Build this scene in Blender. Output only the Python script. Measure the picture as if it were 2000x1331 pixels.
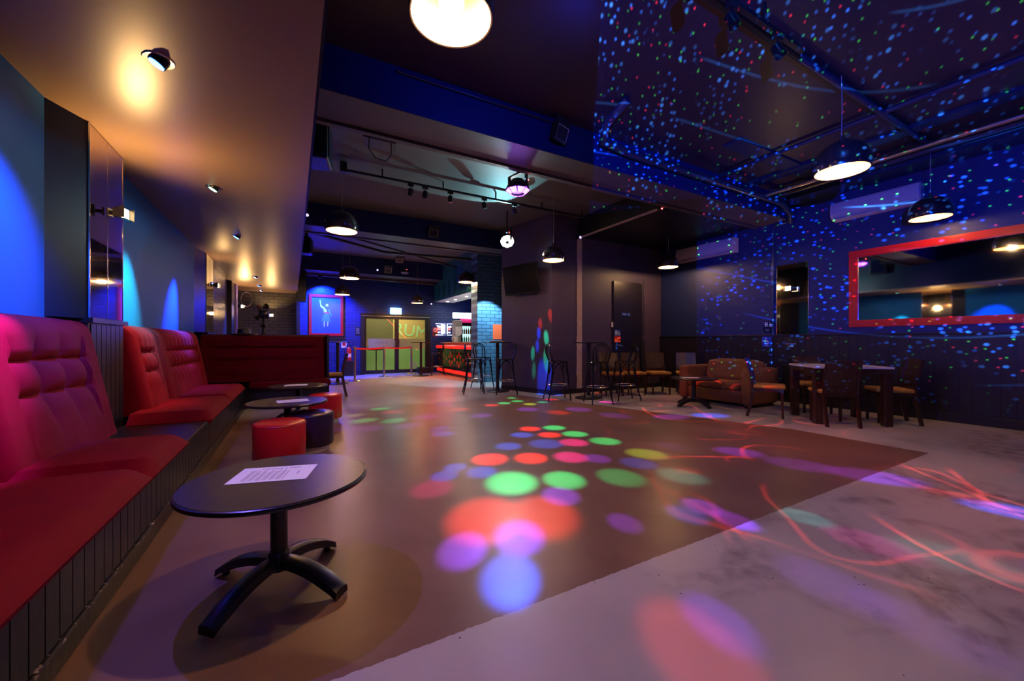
import bpy, bmesh, math, random
from mathutils import Vector, Matrix
random.seed(7)
S = bpy.context.scene
COL = S.collection
PI = math.pi
for o in list(bpy.data.objects):
    bpy.data.objects.remove(o)

# ------------------------------------------------------------------ camera, world, exposure
cd = bpy.data.cameras.new('camera'); cam = bpy.data.objects.new('camera', cd); COL.objects.link(cam)
cam.location = (0, 0, 1.13)
cam.rotation_euler = (PI/2, 0, -math.atan(428/770))
cd.sensor_width = 36; cd.lens = 36*770/2000
cd.shift_y = 2.5/2000
cd.clip_start = .05; cd.clip_end = 100
S.camera = cam
S.view_settings.view_transform = 'Standard'
S.view_settings.look = 'None'
S.view_settings.exposure = 0.15
S.view_settings.gamma = 1
S.view_settings.use_curve_mapping = False
w = bpy.data.worlds.new('world'); S.world = w; w.use_nodes = True
w.node_tree.nodes['Background'].inputs[0].default_value = (.02, .02, .05, 1)
w.node_tree.nodes['Background'].inputs[1].default_value = 0.1

LIGHTS = {}
def lamp(name, kind, loc, color, energy, aim=None, size=.03, cone=None, blend=.5, parent=None):
    l = bpy.data.lights.new(name, kind); l.color = color; l.energy = energy
    if kind == 'AREA':
        l.shape = 'RECTANGLE'; l.size, l.size_y = size if isinstance(size, tuple) else (size, size)
    else:
        l.shadow_soft_size = size
    if kind == 'SPOT':
        l.spot_size = math.radians(cone); l.spot_blend = blend
    o = bpy.data.objects.new(name, l); COL.objects.link(o); o.location = loc
    if aim is not None:
        o.rotation_euler = (Vector(aim)-Vector(loc)).to_track_quat('-Z', 'Y').to_euler()
    if parent: o.parent = parent; o.location = Vector(loc)-parent.location
    return o

# pattern projectors: the colour the lamp sends out depends on the direction of the beam
G, R, B, M, V, Y, C = (.02, 1, .32), (1, .04, .02), (.015, .09, 1), (.9, .03, .5), (.2, .04, 1), (.4, .9, .06), (.06, .7, .7)
class NT:
    def __init__(s, light):
        light.use_nodes = True; s.t = light.node_tree; s.em = s.t.nodes['Emission']
        s.em.inputs['Strength'].default_value = 1
        s.g = s.t.nodes.new('ShaderNodeNewGeometry'); s.d = s.g.outputs['Incoming']
    def put(s, n, i, v):
        if hasattr(v, 'is_output'): s.t.links.new(v, n.inputs[i])
        elif v is not None: n.inputs[i].default_value = v
    def vm(s, op, a, b=None, c=None):
        n = s.t.nodes.new('ShaderNodeVectorMath'); n.operation = op
        s.put(n, 0, a); s.put(n, 1, b); s.put(n, 2, c)
        return n.outputs['Value'] if op in ('DOT_PRODUCT', 'LENGTH', 'DISTANCE') else n.outputs['Vector']
    def m(s, op, a, b=None, c=None):
        n = s.t.nodes.new('ShaderNodeMath'); n.operation = op
        s.put(n, 0, a); s.put(n, 1, b); s.put(n, 2, c); return n.outputs[0]
    def rng(s, v, a, b, c=0., d=1., smooth=True):
        n = s.t.nodes.new('ShaderNodeMapRange')
        if smooth: n.interpolation_type = 'SMOOTHSTEP'
        s.put(n, 0, v)
        for i, k in enumerate((a, b, c, d)): n.inputs[i+1].default_value = k
        return n.outputs[0]
    def noise(s, vec, scale, detail=0., w=0.):
        n = s.t.nodes.new('ShaderNodeTexNoise'); n.inputs['Scale'].default_value = scale
        n.inputs['Detail'].default_value = detail; s.t.links.new(vec, n.inputs['Vector']); return n
    def vor(s, vec, scale):
        n = s.t.nodes.new('ShaderNodeTexVoronoi'); n.voronoi_dimensions = '2D'; n.inputs['Scale'].default_value = scale
        s.t.links.new(vec, n.inputs['Vector']); return n
    def sep(s, v):
        n = s.t.nodes.new('ShaderNodeSeparateXYZ'); s.t.links.new(v, n.inputs[0]); return n.outputs
    def comb(s, x, y, z):
        n = s.t.nodes.new('ShaderNodeCombineXYZ'); s.put(n, 0, x); s.put(n, 1, y); s.put(n, 2, z); return n.outputs[0]
    def vec(s, fac, col):
        n = s.t.nodes.new('ShaderNodeVectorMath'); n.operation = 'SCALE'
        if hasattr(col, 'is_output'): s.t.links.new(col, n.inputs[0])
        else: n.inputs[0].default_value = col
        s.t.links.new(fac, n.inputs['Scale']); return n.outputs[0]
    def out(s, v): s.t.links.new(v, s.em.inputs['Color'])

def blob_nodes(n, src, targets):
    acc = None
    for x, y, z, ang, col, st in targets:
        t = (Vector((x, y, z))-Vector(src)).normalized()
        dp = n.vm('DOT_PRODUCT', n.d, tuple(t))
        f = n.rng(dp, math.cos(ang*1.28), math.cos(ang*.62), 0., st)
        v = n.vec(f, col)
        acc = v if acc is None else n.vm('ADD', acc, v)
    return acc

DERBY_A = (2.78, 4.80, 3.20); DERBY_B = (3.86, 7.08, 3.12); LASER = (-.6, -1.0, 1.5)
blobs_a = [(1.54,2.78,.049,G,2.6),(1.94,2.62,.040,G,2.0),(2.39,2.44,.043,G,.8),(3.10,3.41,.043,G,1.5),(3.02,3.85,.042,G,1.7),(3.00,4.26,.041,G,1.7),(3.11,2.82,.044,Y,.9),(1.66,3.42,.044,R,2.2),(2.02,3.26,.041,R,2.2),(2.38,3.10,.042,M,1.4),(2.69,4.36,.039,R,1.6),(2.72,3.96,.039,R,1.6),(2.75,3.53,.043,M,1.2),(2.43,4.12,.039,B,1.9),(2.04,3.75,.038,B,2),(2.45,3.64,.051,B,1.4),(1.28,3.35,.025,B,2),(1.12,3.18,.027,B,2),(1.43,3.12,.032,B,2),(1.08,2.31,.052,R,1.5),(1.43,2.16,.050,R,1.2),(.81,2.01,.027,V,1.8),(1.15,1.99,.031,V,1.5),(.91,1.66,.028,B,1.2),(.94,2.95,.036,M,.6),(1.72,2.36,.031,V,1.6),(1.81,1.81,.021,V,1.2),(2.57,2.94,.033,V,1),(2.81,2.64,.037,B,1),(1.61,4.64,.038,B,1.1),(3.99,2.41,.039,V,1.5),(4.07,1.89,.042,V,1),(4.25,1.44,.040,V,1.4),(4.20,.66,.028,B,2.5),(2.45,1.73,.024,V,2.2),(2.25,1.70,.023,B,1.8),(2.44,1.51,.022,V,2),(2.88,1.31,.022,C,.4),(1.50,.99,.022,V,.6),(1.30,.94,.034,R,.45),(2.19,.89,.03,V,.22),(2.84,.96,.028,M,.35),(3.02,.68,.03,C,.22),(2.20,.58,.027,V,.2),(4.96,4.02,.05,V,1.2),(5.58,3.81,.045,B,1.2),(2.86,2.21,.039,C,.7)]
blobs_b = [(.89,5.97,.032,G,1.5),(1.27,5.76,.033,G,1.3),(1.30,6.87,.031,G,1.3),(.81,6.46,.026,Y,1),(.86,5.38,.031,V,1),(.60,5.52,.027,V,.7),(1.37,5.31,.034,V,1.2),(1.73,5.81,.042,V,1),(1.67,4.93,.026,B,1.2),(1.43,6.47,.035,R,.8),(3.40,6.41,.035,G,1.6),(3.73,6.51,.035,G,1.6),(3.75,6.08,.034,Y,1.3),(3.84,6.91,.03,G,1.3),(4.08,6.17,.03,G,1.3),(3.09,6.31,.036,R,1.2),(4.42,6.37,.034,R,1.2),(3.43,5.64,.048,V,1),(2.52,5.51,.041,V,.8),(3.71,5.15,.043,R,.8),(4.17,5.22,.051,V,1),(2.45,6.18,.041,R,.7),(2.41,6.82,.046,B,.7),(4.31,4.52,.047,V,.7),(3.57,2.89,.021,V,.6),(5.91,5.77,.026,V,.8),(6.06,5.44,.031,B,1.3),(5.13,5.58,.033,M,1.2)]
wall_b = [(4.76,7.05,1.22,.03,G,2.2),(4.76,7.05,.74,.03,G,2),(4.66,7.43,.88,.022,G,1.6),(4.67,7.40,.5,.02,G,1),(4.70,7.26,1.33,.026,B,1.6),(4.69,7.3,1.05,.022,B,1.6),(4.73,7.15,.28,.05,B,2.4),(4.79,6.95,.4,.04,B,2),(4.72,7.22,1.52,.03,R,.7),(4.95,6.9,1.45,.04,R,.6)]
def setup_a(l):
    n = NT(l)
    acc = blob_nodes(n, DERBY_A, [(x, y, 0, a, c, s) for x, y, a, c, s in blobs_a])
    # smeared red traces: level lines of a smooth field over the beam directions
    x, y, z = n.sep(n.d)
    iz = n.m('DIVIDE', -1., z)
    px, py = n.m('MULTIPLY', x, iz), n.m('MULTIPLY', y, iz)
    p = n.comb(px, n.m('MULTIPLY', py, 1.15), 0.)
    tot = None
    for k, (sc, wd, st) in enumerate(((1.7, .014, 1.9), (2.6, .018, 1.2), (1.2, .011, 1.8))):
        off = n.vm('ADD', p, (3.1*k, 7.7*k, 0.))
        f = n.noise(off, sc, .6).outputs[0]
        ln = n.m('ABSOLUTE', n.m('SUBTRACT', n.m('FRACT', n.m('MULTIPLY', f, 4.)), .5))
        v = n.rng(ln, wd*.4, wd*2.6, st, 0.)
        tot = v if tot is None else n.m('ADD', tot, v)
    brk = n.rng(n.noise(n.vm('ADD', p, (1., 5., 0.)), 2.2, 1.).outputs[0], .42, .6)
    msk = n.m('MULTIPLY', n.rng(n.m('SUBTRACT', px, n.m('MULTIPLY', py, .75)), .35, .95), n.rng(z, -.5, -.62))
    red = n.vec(n.m('MULTIPLY', n.m('MULTIPLY', tot, brk), msk), (.9, .05, .05))
    low = n.m('MULTIPLY', n.rng(z, -.35, -.5), msk)
    haze = n.noise(n.vm('ADD', p, (9., 2., 0.)), 1.3, 1.)
    hz = n.vec(n.m('MULTIPLY', n.m('MULTIPLY', n.rng(haze.outputs[0], .45, .7), low), .16), (.8, .08, .18))
    n.out(n.vm('ADD', n.vm('ADD', acc, red), hz))
def setup_b(l):
    n = NT(l)
    n.out(blob_nodes(n, DERBY_B, [(x, y, 0, a, c, s) for x, y, a, c, s in blobs_b]+wall_b))
def setup_laser(l):
    n = NT(l)
    x, y, z = n.sep(n.d)
    az = n.m('ARCTAN2', y, x)                # radians
    hyp = n.m('SQRT', n.m('ADD', n.m('MULTIPLY', x, x), n.m('MULTIPLY', y, y)))
    el = n.m('ARCTAN2', z, hyp)
    p = n.comb(az, el, 0.)
    clump = n.rng(n.noise(p, 11., 1.).outputs[0], .42, .62)
    acc = None
    for k, (sc, rad, prob, col) in enumerate(((68., .20, .6, (.02, .16, 1.)), (46., .18, .45, (.03, .24, 1.)), (52., .10, .40, (.05, 1., .12)), (46., .09, .22, (1., .04, .12)))):
        q = n.vm('ADD', n.vm('MULTIPLY', p, (1., 1.35, 1.)), (2.3*k, 5.1*k, 0.))
        v = n.vor(q, sc)
        cell = n.sep(v.outputs['Color'])
        on = n.m('GREATER_THAN', cell[0], 1-prob)
        dot = n.rng(v.outputs['Distance'], rad*.45, rad, 1., 0.)
        f = n.m('MULTIPLY', n.m('MULTIPLY', dot, on), n.m('ADD', .35, n.m('MULTIPLY', cell[1], .9)))
        if k < 2: f = n.m('MULTIPLY', f, clump)
        vv = n.vec(n.m('MULTIPLY', f, 5. if k < 2 else 3.), col)
        acc = vv if acc is None else n.vm('ADD', acc, vv)
    # long faint arcs
    wob = n.m('MULTIPLY', n.m('SINE', n.m('MULTIPLY', az, 5.)), .07)
    band = n.m('FRACT', n.m('MULTIPLY', n.m('ADD', el, wob), 14.))
    ln = n.rng(n.m('ABSOLUTE', n.m('SUBTRACT', band, .5)), .0, .035, 1., 0.)
    gate = n.rng(n.noise(n.vm('ADD', p, (4., 4., 0.)), 7.).outputs[0], .5, .6)
    acc = n.vm('ADD', acc, n.vec(n.m('MULTIPLY', n.m('MULTIPLY', ln, gate), .9), (.03, .25, 1.)))
    # soft blue spill of the unit
    acc = n.vm('ADD', acc, (.0, .005, .13))
    hi = n.m('LESS_THAN', az, math.radians(51)); lo = n.m('LESS_THAN', az, math.radians(38.2))
    sel = n.m('GREATER_THAN', el, math.radians(13.5))
    a = n.m('ADD', n.m('MULTIPLY', hi, sel), n.m('MULTIPLY', lo, n.m('SUBTRACT', 1., sel)))
    fade = n.m('MULTIPLY', a, n.rng(el, math.radians(-9), math.radians(2)))
    n.out(n.vec(fade, acc))
o = lamp('derby_beams', 'SPOT', DERBY_A, (1, 1, 1), 1500, (2.4, 2.6, 0), .012, 168, .05); setup_a(o.data)
o = lamp('derby_beams_far', 'SPOT', DERBY_B, (1, 1, 1), 1300, (3.1, 5.6, 0), .012, 168, .05); setup_b(o.data)
o = lamp('laser_beams', 'SPOT', LASER, (1, 1, 1), 15000, (7, 3, 3.2), .006, 150, .05); setup_laser(o.data)

# ------------------------------------------------------------------ materials
def mat(name, color, rough=.5, metal=0., emit=None, es=0., spec=.5, bump=None, noise=None, coat=0., sheen=0.):
    m = bpy.data.materials.new(name); m.use_nodes = True; nt = m.node_tree; b = nt.nodes['Principled BSDF']
    b.inputs['Base Color'].default_value = (*color, 1); b.inputs['Roughness'].default_value = rough
    b.inputs['Metallic'].default_value = metal; b.inputs['Specular IOR Level'].default_value = spec
    if coat: b.inputs['Coat Weight'].default_value = coat; b.inputs['Coat Roughness'].default_value = .15
    if sheen: b.inputs['Sheen Weight'].default_value = sheen; b.inputs['Sheen Roughness'].default_value = .4; b.inputs['Sheen Tint'].default_value = (*color, 1)
    if emit: b.inputs['Emission Color'].default_value = (*emit, 1); b.inputs['Emission Strength'].default_value = es
    tc = nt.nodes.new('ShaderNodeTexCoord')
    if noise:      # (scale, amount) mottling of the base colour
        n = nt.nodes.new('ShaderNodeTexNoise'); n.inputs['Scale'].default_value = noise[0]; n.inputs['Detail'].default_value = 5
        nt.links.new(tc.outputs['Object'], n.inputs['Vector'])
        mx = nt.nodes.new('ShaderNodeMix'); mx.data_type = 'RGBA'
        mx.inputs[6].default_value = (*[c*(1-noise[1]) for c in color], 1); mx.inputs[7].default_value = (*[min(1, c*(1+noise[1])) for c in color], 1)
        nt.links.new(n.outputs[0], mx.inputs[0]); nt.links.new(mx.outputs[2], b.inputs['Base Color'])
    if bump:
        n = nt.nodes.new('ShaderNodeTexNoise'); n.inputs['Scale'].default_value = bump[0]; n.inputs['Detail'].default_value = 3
        nt.links.new(tc.outputs['Object'], n.inputs['Vector'])
        bp = nt.nodes.new('ShaderNodeBump'); bp.inputs['Strength'].default_value = bump[1]; bp.inputs['Distance'].default_value = .01
        nt.links.new(n.outputs[0], bp.inputs['Height']); nt.links.new(bp.outputs[0], b.inputs['Normal'])
    return m
def brick_mat(name, color, mortar, axes='XZ', rough=.45, sx=1.):
    m = mat(name, color, rough); nt = m.node_tree; b = nt.nodes['Principled BSDF']
    tc = nt.nodes.new('ShaderNodeTexCoord'); sp = nt.nodes.new('ShaderNodeSeparateXYZ'); cb = nt.nodes.new('ShaderNodeCombineXYZ')
    nt.links.new(tc.outputs['Object'], sp.inputs[0])
    nt.links.new(sp.outputs['XYZ'.index(axes[0])], cb.inputs[0]); nt.links.new(sp.outputs[2], cb.inputs[1])
    br = nt.nodes.new('ShaderNodeTexBrick'); nt.links.new(cb.outputs[0], br.inputs['Vector'])
    br.inputs['Scale'].default_value = 1; br.inputs['Brick Width'].default_value = .27*sx; br.inputs['Row Height'].default_value = .1*sx
    br.inputs['Mortar Size'].default_value = .009; br.inputs['Mortar Smooth'].default_value = .4
    br.inputs['Color1'].default_value = (*color, 1); br.inputs['Color2'].default_value = (*[c*.75 for c in color], 1); br.inputs['Mortar'].default_value = (*mortar, 1)
    n = nt.nodes.new('ShaderNodeTexNoise'); n.inputs['Scale'].default_value = 14; n.inputs['Detail'].default_value = 4
    nt.links.new(tc.outputs['Object'], n.inputs['Vector'])
    ad = nt.nodes.new('ShaderNodeMath'); ad.operation = 'MULTIPLY_ADD'; ad.inputs[1].default_value = .6
    nt.links.new(n.outputs[0], ad.inputs[0]); inv = nt.nodes.new('ShaderNodeMath'); inv.operation = 'SUBTRACT'; inv.inputs[0].default_value = 1
    nt.links.new(br.outputs['Fac'], inv.inputs[1]); nt.links.new(inv.outputs[0], ad.inputs[2])
    bp = nt.nodes.new('ShaderNodeBump'); bp.inputs['Strength'].default_value = .9; bp.inputs['Distance'].default_value = .012
    nt.links.new(ad.outputs[0], bp.inputs['Height']); nt.links.new(bp.outputs[0], b.inputs['Normal']); nt.links.new(br.outputs['Color'], b.inputs['Base Color'])
    return m

def floor_mat():
    m = mat('floor_concrete', (.4, .36, .33), .35); nt = m.node_tree; b = nt.nodes['Principled BSDF']; L = nt.links
    tc = nt.nodes.new('ShaderNodeTexCoord'); sp = nt.nodes.new('ShaderNodeSeparateXYZ'); L.new(tc.outputs['Object'], sp.inputs[0])
    def N(scale, det, dist=0., vec=None):
        n = nt.nodes.new('ShaderNodeTexNoise'); n.inputs['Scale'].default_value = scale; n.inputs['Detail'].default_value = det; n.inputs['Distortion'].default_value = dist
        L.new(vec or tc.outputs['Object'], n.inputs['Vector']); return n.outputs[0]
    def MR(v, a, c, lo=0., hi=1.):
        n = nt.nodes.new('ShaderNodeMapRange'); n.inputs[1].default_value = a; n.inputs[2].default_value = c; n.inputs[3].default_value = lo; n.inputs[4].default_value = hi
        L.new(v, n.inputs[0]); return n.outputs[0]
    def MA(op, a, c=None):
        n = nt.nodes.new('ShaderNodeMath'); n.operation = op
        for i, v in enumerate((a, c)):
            if v is None: continue
            if hasattr(v, 'is_output'): L.new(v, n.inputs[i])
            else: n.inputs[i].default_value = v
        return n.outputs[0]
    def MX(f, a, c):
        n = nt.nodes.new('ShaderNodeMix'); n.data_type = 'RGBA'
        L.new(f, n.inputs[0])
        for i, v in ((6, a), (7, c)):
            if hasattr(v, 'is_output'): L.new(v, n.inputs[i])
            else: n.inputs[i].default_value = (*v, 1)
        return n.outputs[2]
    x, y = sp.outputs[0], sp.outputs[1]
    # bare concrete with dark scuffed stains near the front right and small specks
    big = N(1.1, 6, .6); fine = N(9, 6, .4)
    conc = MX(MR(big, .35, .7), (.42, .38, .345), (.54, .49, .45))
    st = MA('MULTIPLY', MR(N(1.3, 8, 1.2), .47, .60), MA('MULTIPLY', MR(x, 1.2, 2.2), MR(y, 2.2, 1.2)))
    st = MA('MULTIPLY', st, MR(fine, .35, .62))
    conc = MX(MA('MULTIPLY', st, .75), conc, (.13, .085, .09))
    v = nt.nodes.new('ShaderNodeTexVoronoi'); v.inputs['Scale'].default_value = 9; L.new(tc.outputs['Object'], v.inputs['Vector'])
    spk = MA('MULTIPLY', MA('LESS_THAN', v.outputs['Distance'], .045), MA('GREATER_THAN', N(3.1, 0), .47))
    conc = MX(spk, conc, (.03, .03, .035))
    # brown painted dance floor
    brn = MX(MR(N(1.7, 7, .5), .3, .7), (.175, .085, .055), (.235, .125, .085))
    e = MA('MULTIPLY', MA('SUBTRACT', N(30, 2), .5), .02)
    ins = MA('GREATER_THAN', MA('ADD', y, e), 1.44)
    xr = MA('SUBTRACT', 5.64, MA('MULTIPLY', MA('MAXIMUM', MA('SUBTRACT', y, 2.7), 0.), .32))
    ins = MA('MULTIPLY', ins, MA('LESS_THAN', MA('ADD', x, e), xr))
    far = MR(MA('ADD', MA('ADD', y, MA('MULTIPLY', x, -.05)), MA('MULTIPLY', N(2, 4), .6)), 7.1, 7.6, 1., 0.)
    ins = MA('MULTIPLY', ins, far)
    L.new(MX(ins, conc, brn), b.inputs['Base Color'])
    b.inputs['Roughness'].default_value = .34; b.inputs['Specular IOR Level'].default_value = .4
    bp = nt.nodes.new('ShaderNodeBump'); bp.inputs['Strength'].default_value = .02; bp.inputs['Distance'].default_value = .01
    L.new(N(14, 3), bp.inputs['Height']); L.new(bp.outputs[0], b.inputs['Normal'])
    return m
def velvet(name, color):
    m = mat(name, color, .8, spec=.12, sheen=.0, noise=(5, .25), bump=(160, .15)); return m

MT = dict(
 floor=floor_mat(),
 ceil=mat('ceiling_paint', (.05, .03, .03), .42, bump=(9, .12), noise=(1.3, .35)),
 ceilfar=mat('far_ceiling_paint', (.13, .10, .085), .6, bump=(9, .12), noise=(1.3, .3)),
 soffit=mat('soffit_paint', (.19, .125, .075), .36, bump=(2.2, .06), noise=(.8, .12)),
 navy=mat('navy_gloss_paint', (.002, .007, .035), .32, bump=(30, .04), spec=.12),
 panel=mat('blue_gloss_panel', (.004, .085, .28), .5, bump=(25, .03), spec=.08),
 bwall=mat('blue_wall_paint', (.005, .014, .10), .5, bump=(40, .1)),
 plum=mat('plum_wall_paint', (.07, .048, .10), .5, bump=(40, .08)),
 beam=mat('beam_blue_paint', (.005, .016, .10), .5, bump=(12, .1)),
 beamu=mat('beam_underside_paint', (.09, .06, .065), .5, bump=(12, .15)),
 dark=mat('dark_panel_paint', (.012, .009, .018), .38, bump=(20, .1)),
 plank=mat('stained_black_timber', (.016, .016, .024), .34, bump=(14, .25), noise=(8, .5), spec=.35),
 black=mat('black_paint', (.01, .009, .011), .4),
 gloss=mat('black_gloss', (.008, .008, .01), .18),
 blackmetal=mat('black_powder_coated_metal', (.012, .011, .014), .33),
 red=velvet('red_velvet', (.20, .0, .012)),
 darkred=velvet('dark_red_velvet', (.10, .0, .004)),
 redleather=mat('red_leatherette', (.62, .01, .012), .32, bump=(60, .05)),
 blackleather=mat('dark_purple_leatherette', (.03, .012, .035), .3),
 white=mat('white_plastic', (.75, .72, .7), .35),
 tabletop=mat('dark_walnut_laminate', (.022, .011, .011), .34, spec=.35, noise=(6, .5), bump=(22, .06)),
 edge=mat('table_edge_black', (.012, .01, .01), .25),
 paper=mat('white_paper', (.8, .78, .78), .6), ink=mat('printing_ink', (.09, .08, .09), .6),
 redframe=mat('red_gloss_frame', (.6, .012, .015), .25, bump=(30, .15)),
 mirror=mat('mirror_glass', (.82, .85, .86), .03, 1.),
 tint=mat('bronze_mirror', (.6, .52, .45), .04, 1.),
 chrome=mat('chrome', (.75, .72, .7), .15, 1.), steel=mat('brushed_steel', (.5, .45, .42), .3, 1.),
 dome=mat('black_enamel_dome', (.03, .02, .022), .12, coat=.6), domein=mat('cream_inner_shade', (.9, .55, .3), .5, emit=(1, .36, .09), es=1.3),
 bulb=mat('pendant_bulb', (1, .8, .5), .3, emit=(1, .6, .3), es=9.),
 halogen=mat('halogen_element', (1, .9, .7), .3, emit=(1, .66, .3), es=22.),
 wood=mat('dark_brown_wood', (.045, .017, .012), .3, noise=(12, .4)),
 seatgold=mat('gold_suede_seat', (.48, .24, .035), .8, sheen=.1, noise=(10, .2)),
 suede=mat('brown_suede', (.22, .08, .022), .85, sheen=.15, noise=(5, .35), bump=(40, .2)),
 marble=mat('pale_laminate', (.7, .62, .55), .3, noise=(4, .12)),
 plaster=mat('bare_plaster', (.55, .42, .38), .7, bump=(20, .4), noise=(6, .2)),
 screen=mat('tv_screen', (.006, .006, .008), .12),
 brickgrey=brick_mat('grey_painted_brick', (.10, .10, .10), (.03, .03, .03), 'XZ'),
 brickleft=brick_mat('glossy_painted_brick', (.09, .08, .10), (.02, .02, .03), 'YZ', .25),
 brickblue=brick_mat('blue_painted_brick', (.006, .02, .16), (.004, .012, .1), 'XZ'),
 brickcol=brick_mat('pale_blue_brick', (.12, .24, .36), (.03, .06, .1), 'XZ'),
 exitm=mat('exit_sign_face', (.1, .5, .4), .4, emit=(.35, .95, 1.), es=7.), exitw=mat('exit_sign_letters', (1, 1, 1), .4, emit=(1, 1, 1), es=14.),
 blue=mat('sign_blue', (.01, .06, .42), .4), signw=mat('sign_white', (.8, .8, .8), .5), signred=mat('sign_red', (.6, .02, .015), .4),
 orange=mat('orange_poster', (.9, .13, .04), .5, emit=(1, .1, .03), es=.25),
 teal=mat('teal_joinery_paint', (.015, .09, .10), .4), 
 tileblack=mat('black_glazed_tile', (.015, .017, .012), .12), tilered=mat('red_glazed_tile', (.55, .02, .012), .12),
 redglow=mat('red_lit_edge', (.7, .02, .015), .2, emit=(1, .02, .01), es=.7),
 barwood=mat('bar_top_timber', (.35, .22, .12), .35, noise=(7, .3)),
 ac=mat('air_conditioner_plastic', (.55, .42, .42), .4), 
 grey=mat('grey_casing', (.3, .27, .26), .45),
 whiteglow=mat('white_lit_panel', (1, 1, 1), .4, emit=(.8, .95, 1), es=5.),
 fridgeglow=mat('fridge_interior', (.6, .8, .9), .4, emit=(.55, .85, 1), es=1.6),
 magenta=mat('magenta_board', (.5, .01, .12), .4, emit=(.8, .02, .2), es=.12),
 green=mat('green_bottle_glass', (.01, .35, .12), .1), glassware=mat('clear_plastic', (.7, .8, .8), .1),
 amber=mat('amber_bottle_glass', (.35, .12, .02), .1),
 posterblue=mat('poster_print_blue', (.02, .10, .75), .35, noise=(2, .4)), skin=mat('poster_print_pale', (.65, .7, .9), .4), skirt=mat('poster_print_sky', (.05, .3, .9), .4), sash=mat('poster_print_pink', (.7, .03, .3), .4), hair=mat('poster_print_dark', (.02, .04, .15), .4),
 belt=mat('red_webbing', (.7, .012, .015), .6), reddot=mat('red_led', (1, .1, .1), .4, emit=(1, .05, .05), es=20.), bluedot=mat('blue_led', (.1, .3, 1), .4, emit=(.1, .35, 1), es=20.),
 camring=mat('camera_infrared_ring', (.6, .4, 1), .4, emit=(.55, .35, 1), es=5.),
 led_violet=mat('violet_led_window', (.6, .3, 1), .3, emit=(.32, .05, 1), es=15.), led_white=mat('white_led_window', (1, 1, 1), .3, emit=(.95, 1, .85), es=25.),
 floodglass=mat('flood_reflector', (.85, .8, .8), .3, .0),
 ledblue=mat('downlight_blue', (.1, .3, 1), .3, emit=(.05, .22, 1), es=14.), ledgreen=mat('downlight_green', (.4, 1, .8), .3, emit=(.3, 1, .75), es=9.), ledpale=mat('downlight_pale', (1, 1, 1), .3, emit=(.6, .7, 1), es=6.),
 foyer=mat('foyer_wall', (.10, .08, .045), .6), foyerfloor=mat('foyer_floor', (.3, .32, .14), .3), foyerpost=mat('foyer_mural_tan', (.45, .3, .12), .6), mural=mat('foyer_mural_green', (.35, .62, .35), .6),
 frost=mat('frosted_vinyl', (.7, .72, .45), .7), duct=mat('painted_pipe', (.02, .03, .06), .32), greenprint=mat('green_tint', (.1, .5, .1), .5),
 curtain=mat('violet_pillar_paint', (.22, .16, .5), .5), menu=mat('menu_screen', (.0, .01, .06), .3, emit=(.0, .02, .12), es=1.), menutext=mat('menu_text_white', (1, 1, 1), .4, emit=(.9, .95, 1), es=6.), menured=mat('menu_text_red', (1, .2, .2), .4, emit=(1, .15, .12), es=2.5),
)
g = bpy.data.materials.new('clear_glass'); g.use_nodes = True
nt = g.node_tree; nt.nodes.clear(); out = nt.nodes.new('ShaderNodeOutputMaterial'); tr = nt.nodes.new('ShaderNodeBsdfTransparent'); gl = nt.nodes.new('ShaderNodeBsdfGlossy'); mx = nt.nodes.new('ShaderNodeMixShader'); fr = nt.nodes.new('ShaderNodeFresnel')
gl.inputs['Roughness'].default_value = .03; tr.inputs[0].default_value = (.93, .95, .9, 1)
nt.links.new(fr.outputs[0], mx.inputs[0]); nt.links.new(tr.outputs[0], mx.inputs[1]); nt.links.new(gl.outputs[0], mx.inputs[2]); nt.links.new(mx.outputs[0], out.inputs[0])
MT['glass'] = g
m = mat('chipped_black_skirting', (.012, .01, .014), .3, bump=(30, .2)); MT['skirting'] = m; nt = m.node_tree
tc = nt.nodes.new('ShaderNodeTexCoord'); n = nt.nodes.new('ShaderNodeTexNoise'); n.inputs['Scale'].default_value = 38; n.inputs['Detail'].default_value = 6; sp = nt.nodes.new('ShaderNodeSeparateXYZ')
nt.links.new(tc.outputs['Object'], n.inputs['Vector']); nt.links.new(tc.outputs['Object'], sp.inputs[0])
a = nt.nodes.new('ShaderNodeMath'); a.operation = 'GREATER_THAN'; a.inputs[1].default_value = .60; c = nt.nodes.new('ShaderNodeMath'); c.operation = 'GREATER_THAN'; c.inputs[1].default_value = .082
e = nt.nodes.new('ShaderNodeMath'); e.operation = 'MULTIPLY'; mx = nt.nodes.new('ShaderNodeMix'); mx.data_type = 'RGBA'; mx.inputs[6].default_value = (.012, .01, .014, 1); mx.inputs[7].default_value = (.45, .36, .34, 1)
nt.links.new(n.outputs[0], a.inputs[0]); nt.links.new(sp.outputs[2], c.inputs[0]); nt.links.new(a.outputs[0], e.inputs[0]); nt.links.new(c.outputs[0], e.inputs[1]); nt.links.new(e.outputs[0], mx.inputs[0]); nt.links.new(mx.outputs[2], nt.nodes['Principled BSDF'].inputs['Base Color'])
nt = MT['frost'].node_tree; tl = nt.nodes.new('ShaderNodeBsdfTranslucent'); tl.inputs[0].default_value = (.8, .8, .5, 1); mx = nt.nodes.new('ShaderNodeMixShader'); mx.inputs[0].default_value = .7
nt.links.new(nt.nodes['Principled BSDF'].outputs[0], mx.inputs[1]); nt.links.new(tl.outputs[0], mx.inputs[2]); nt.links.new(mx.outputs[0], nt.nodes['Material Output'].inputs[0])

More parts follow.
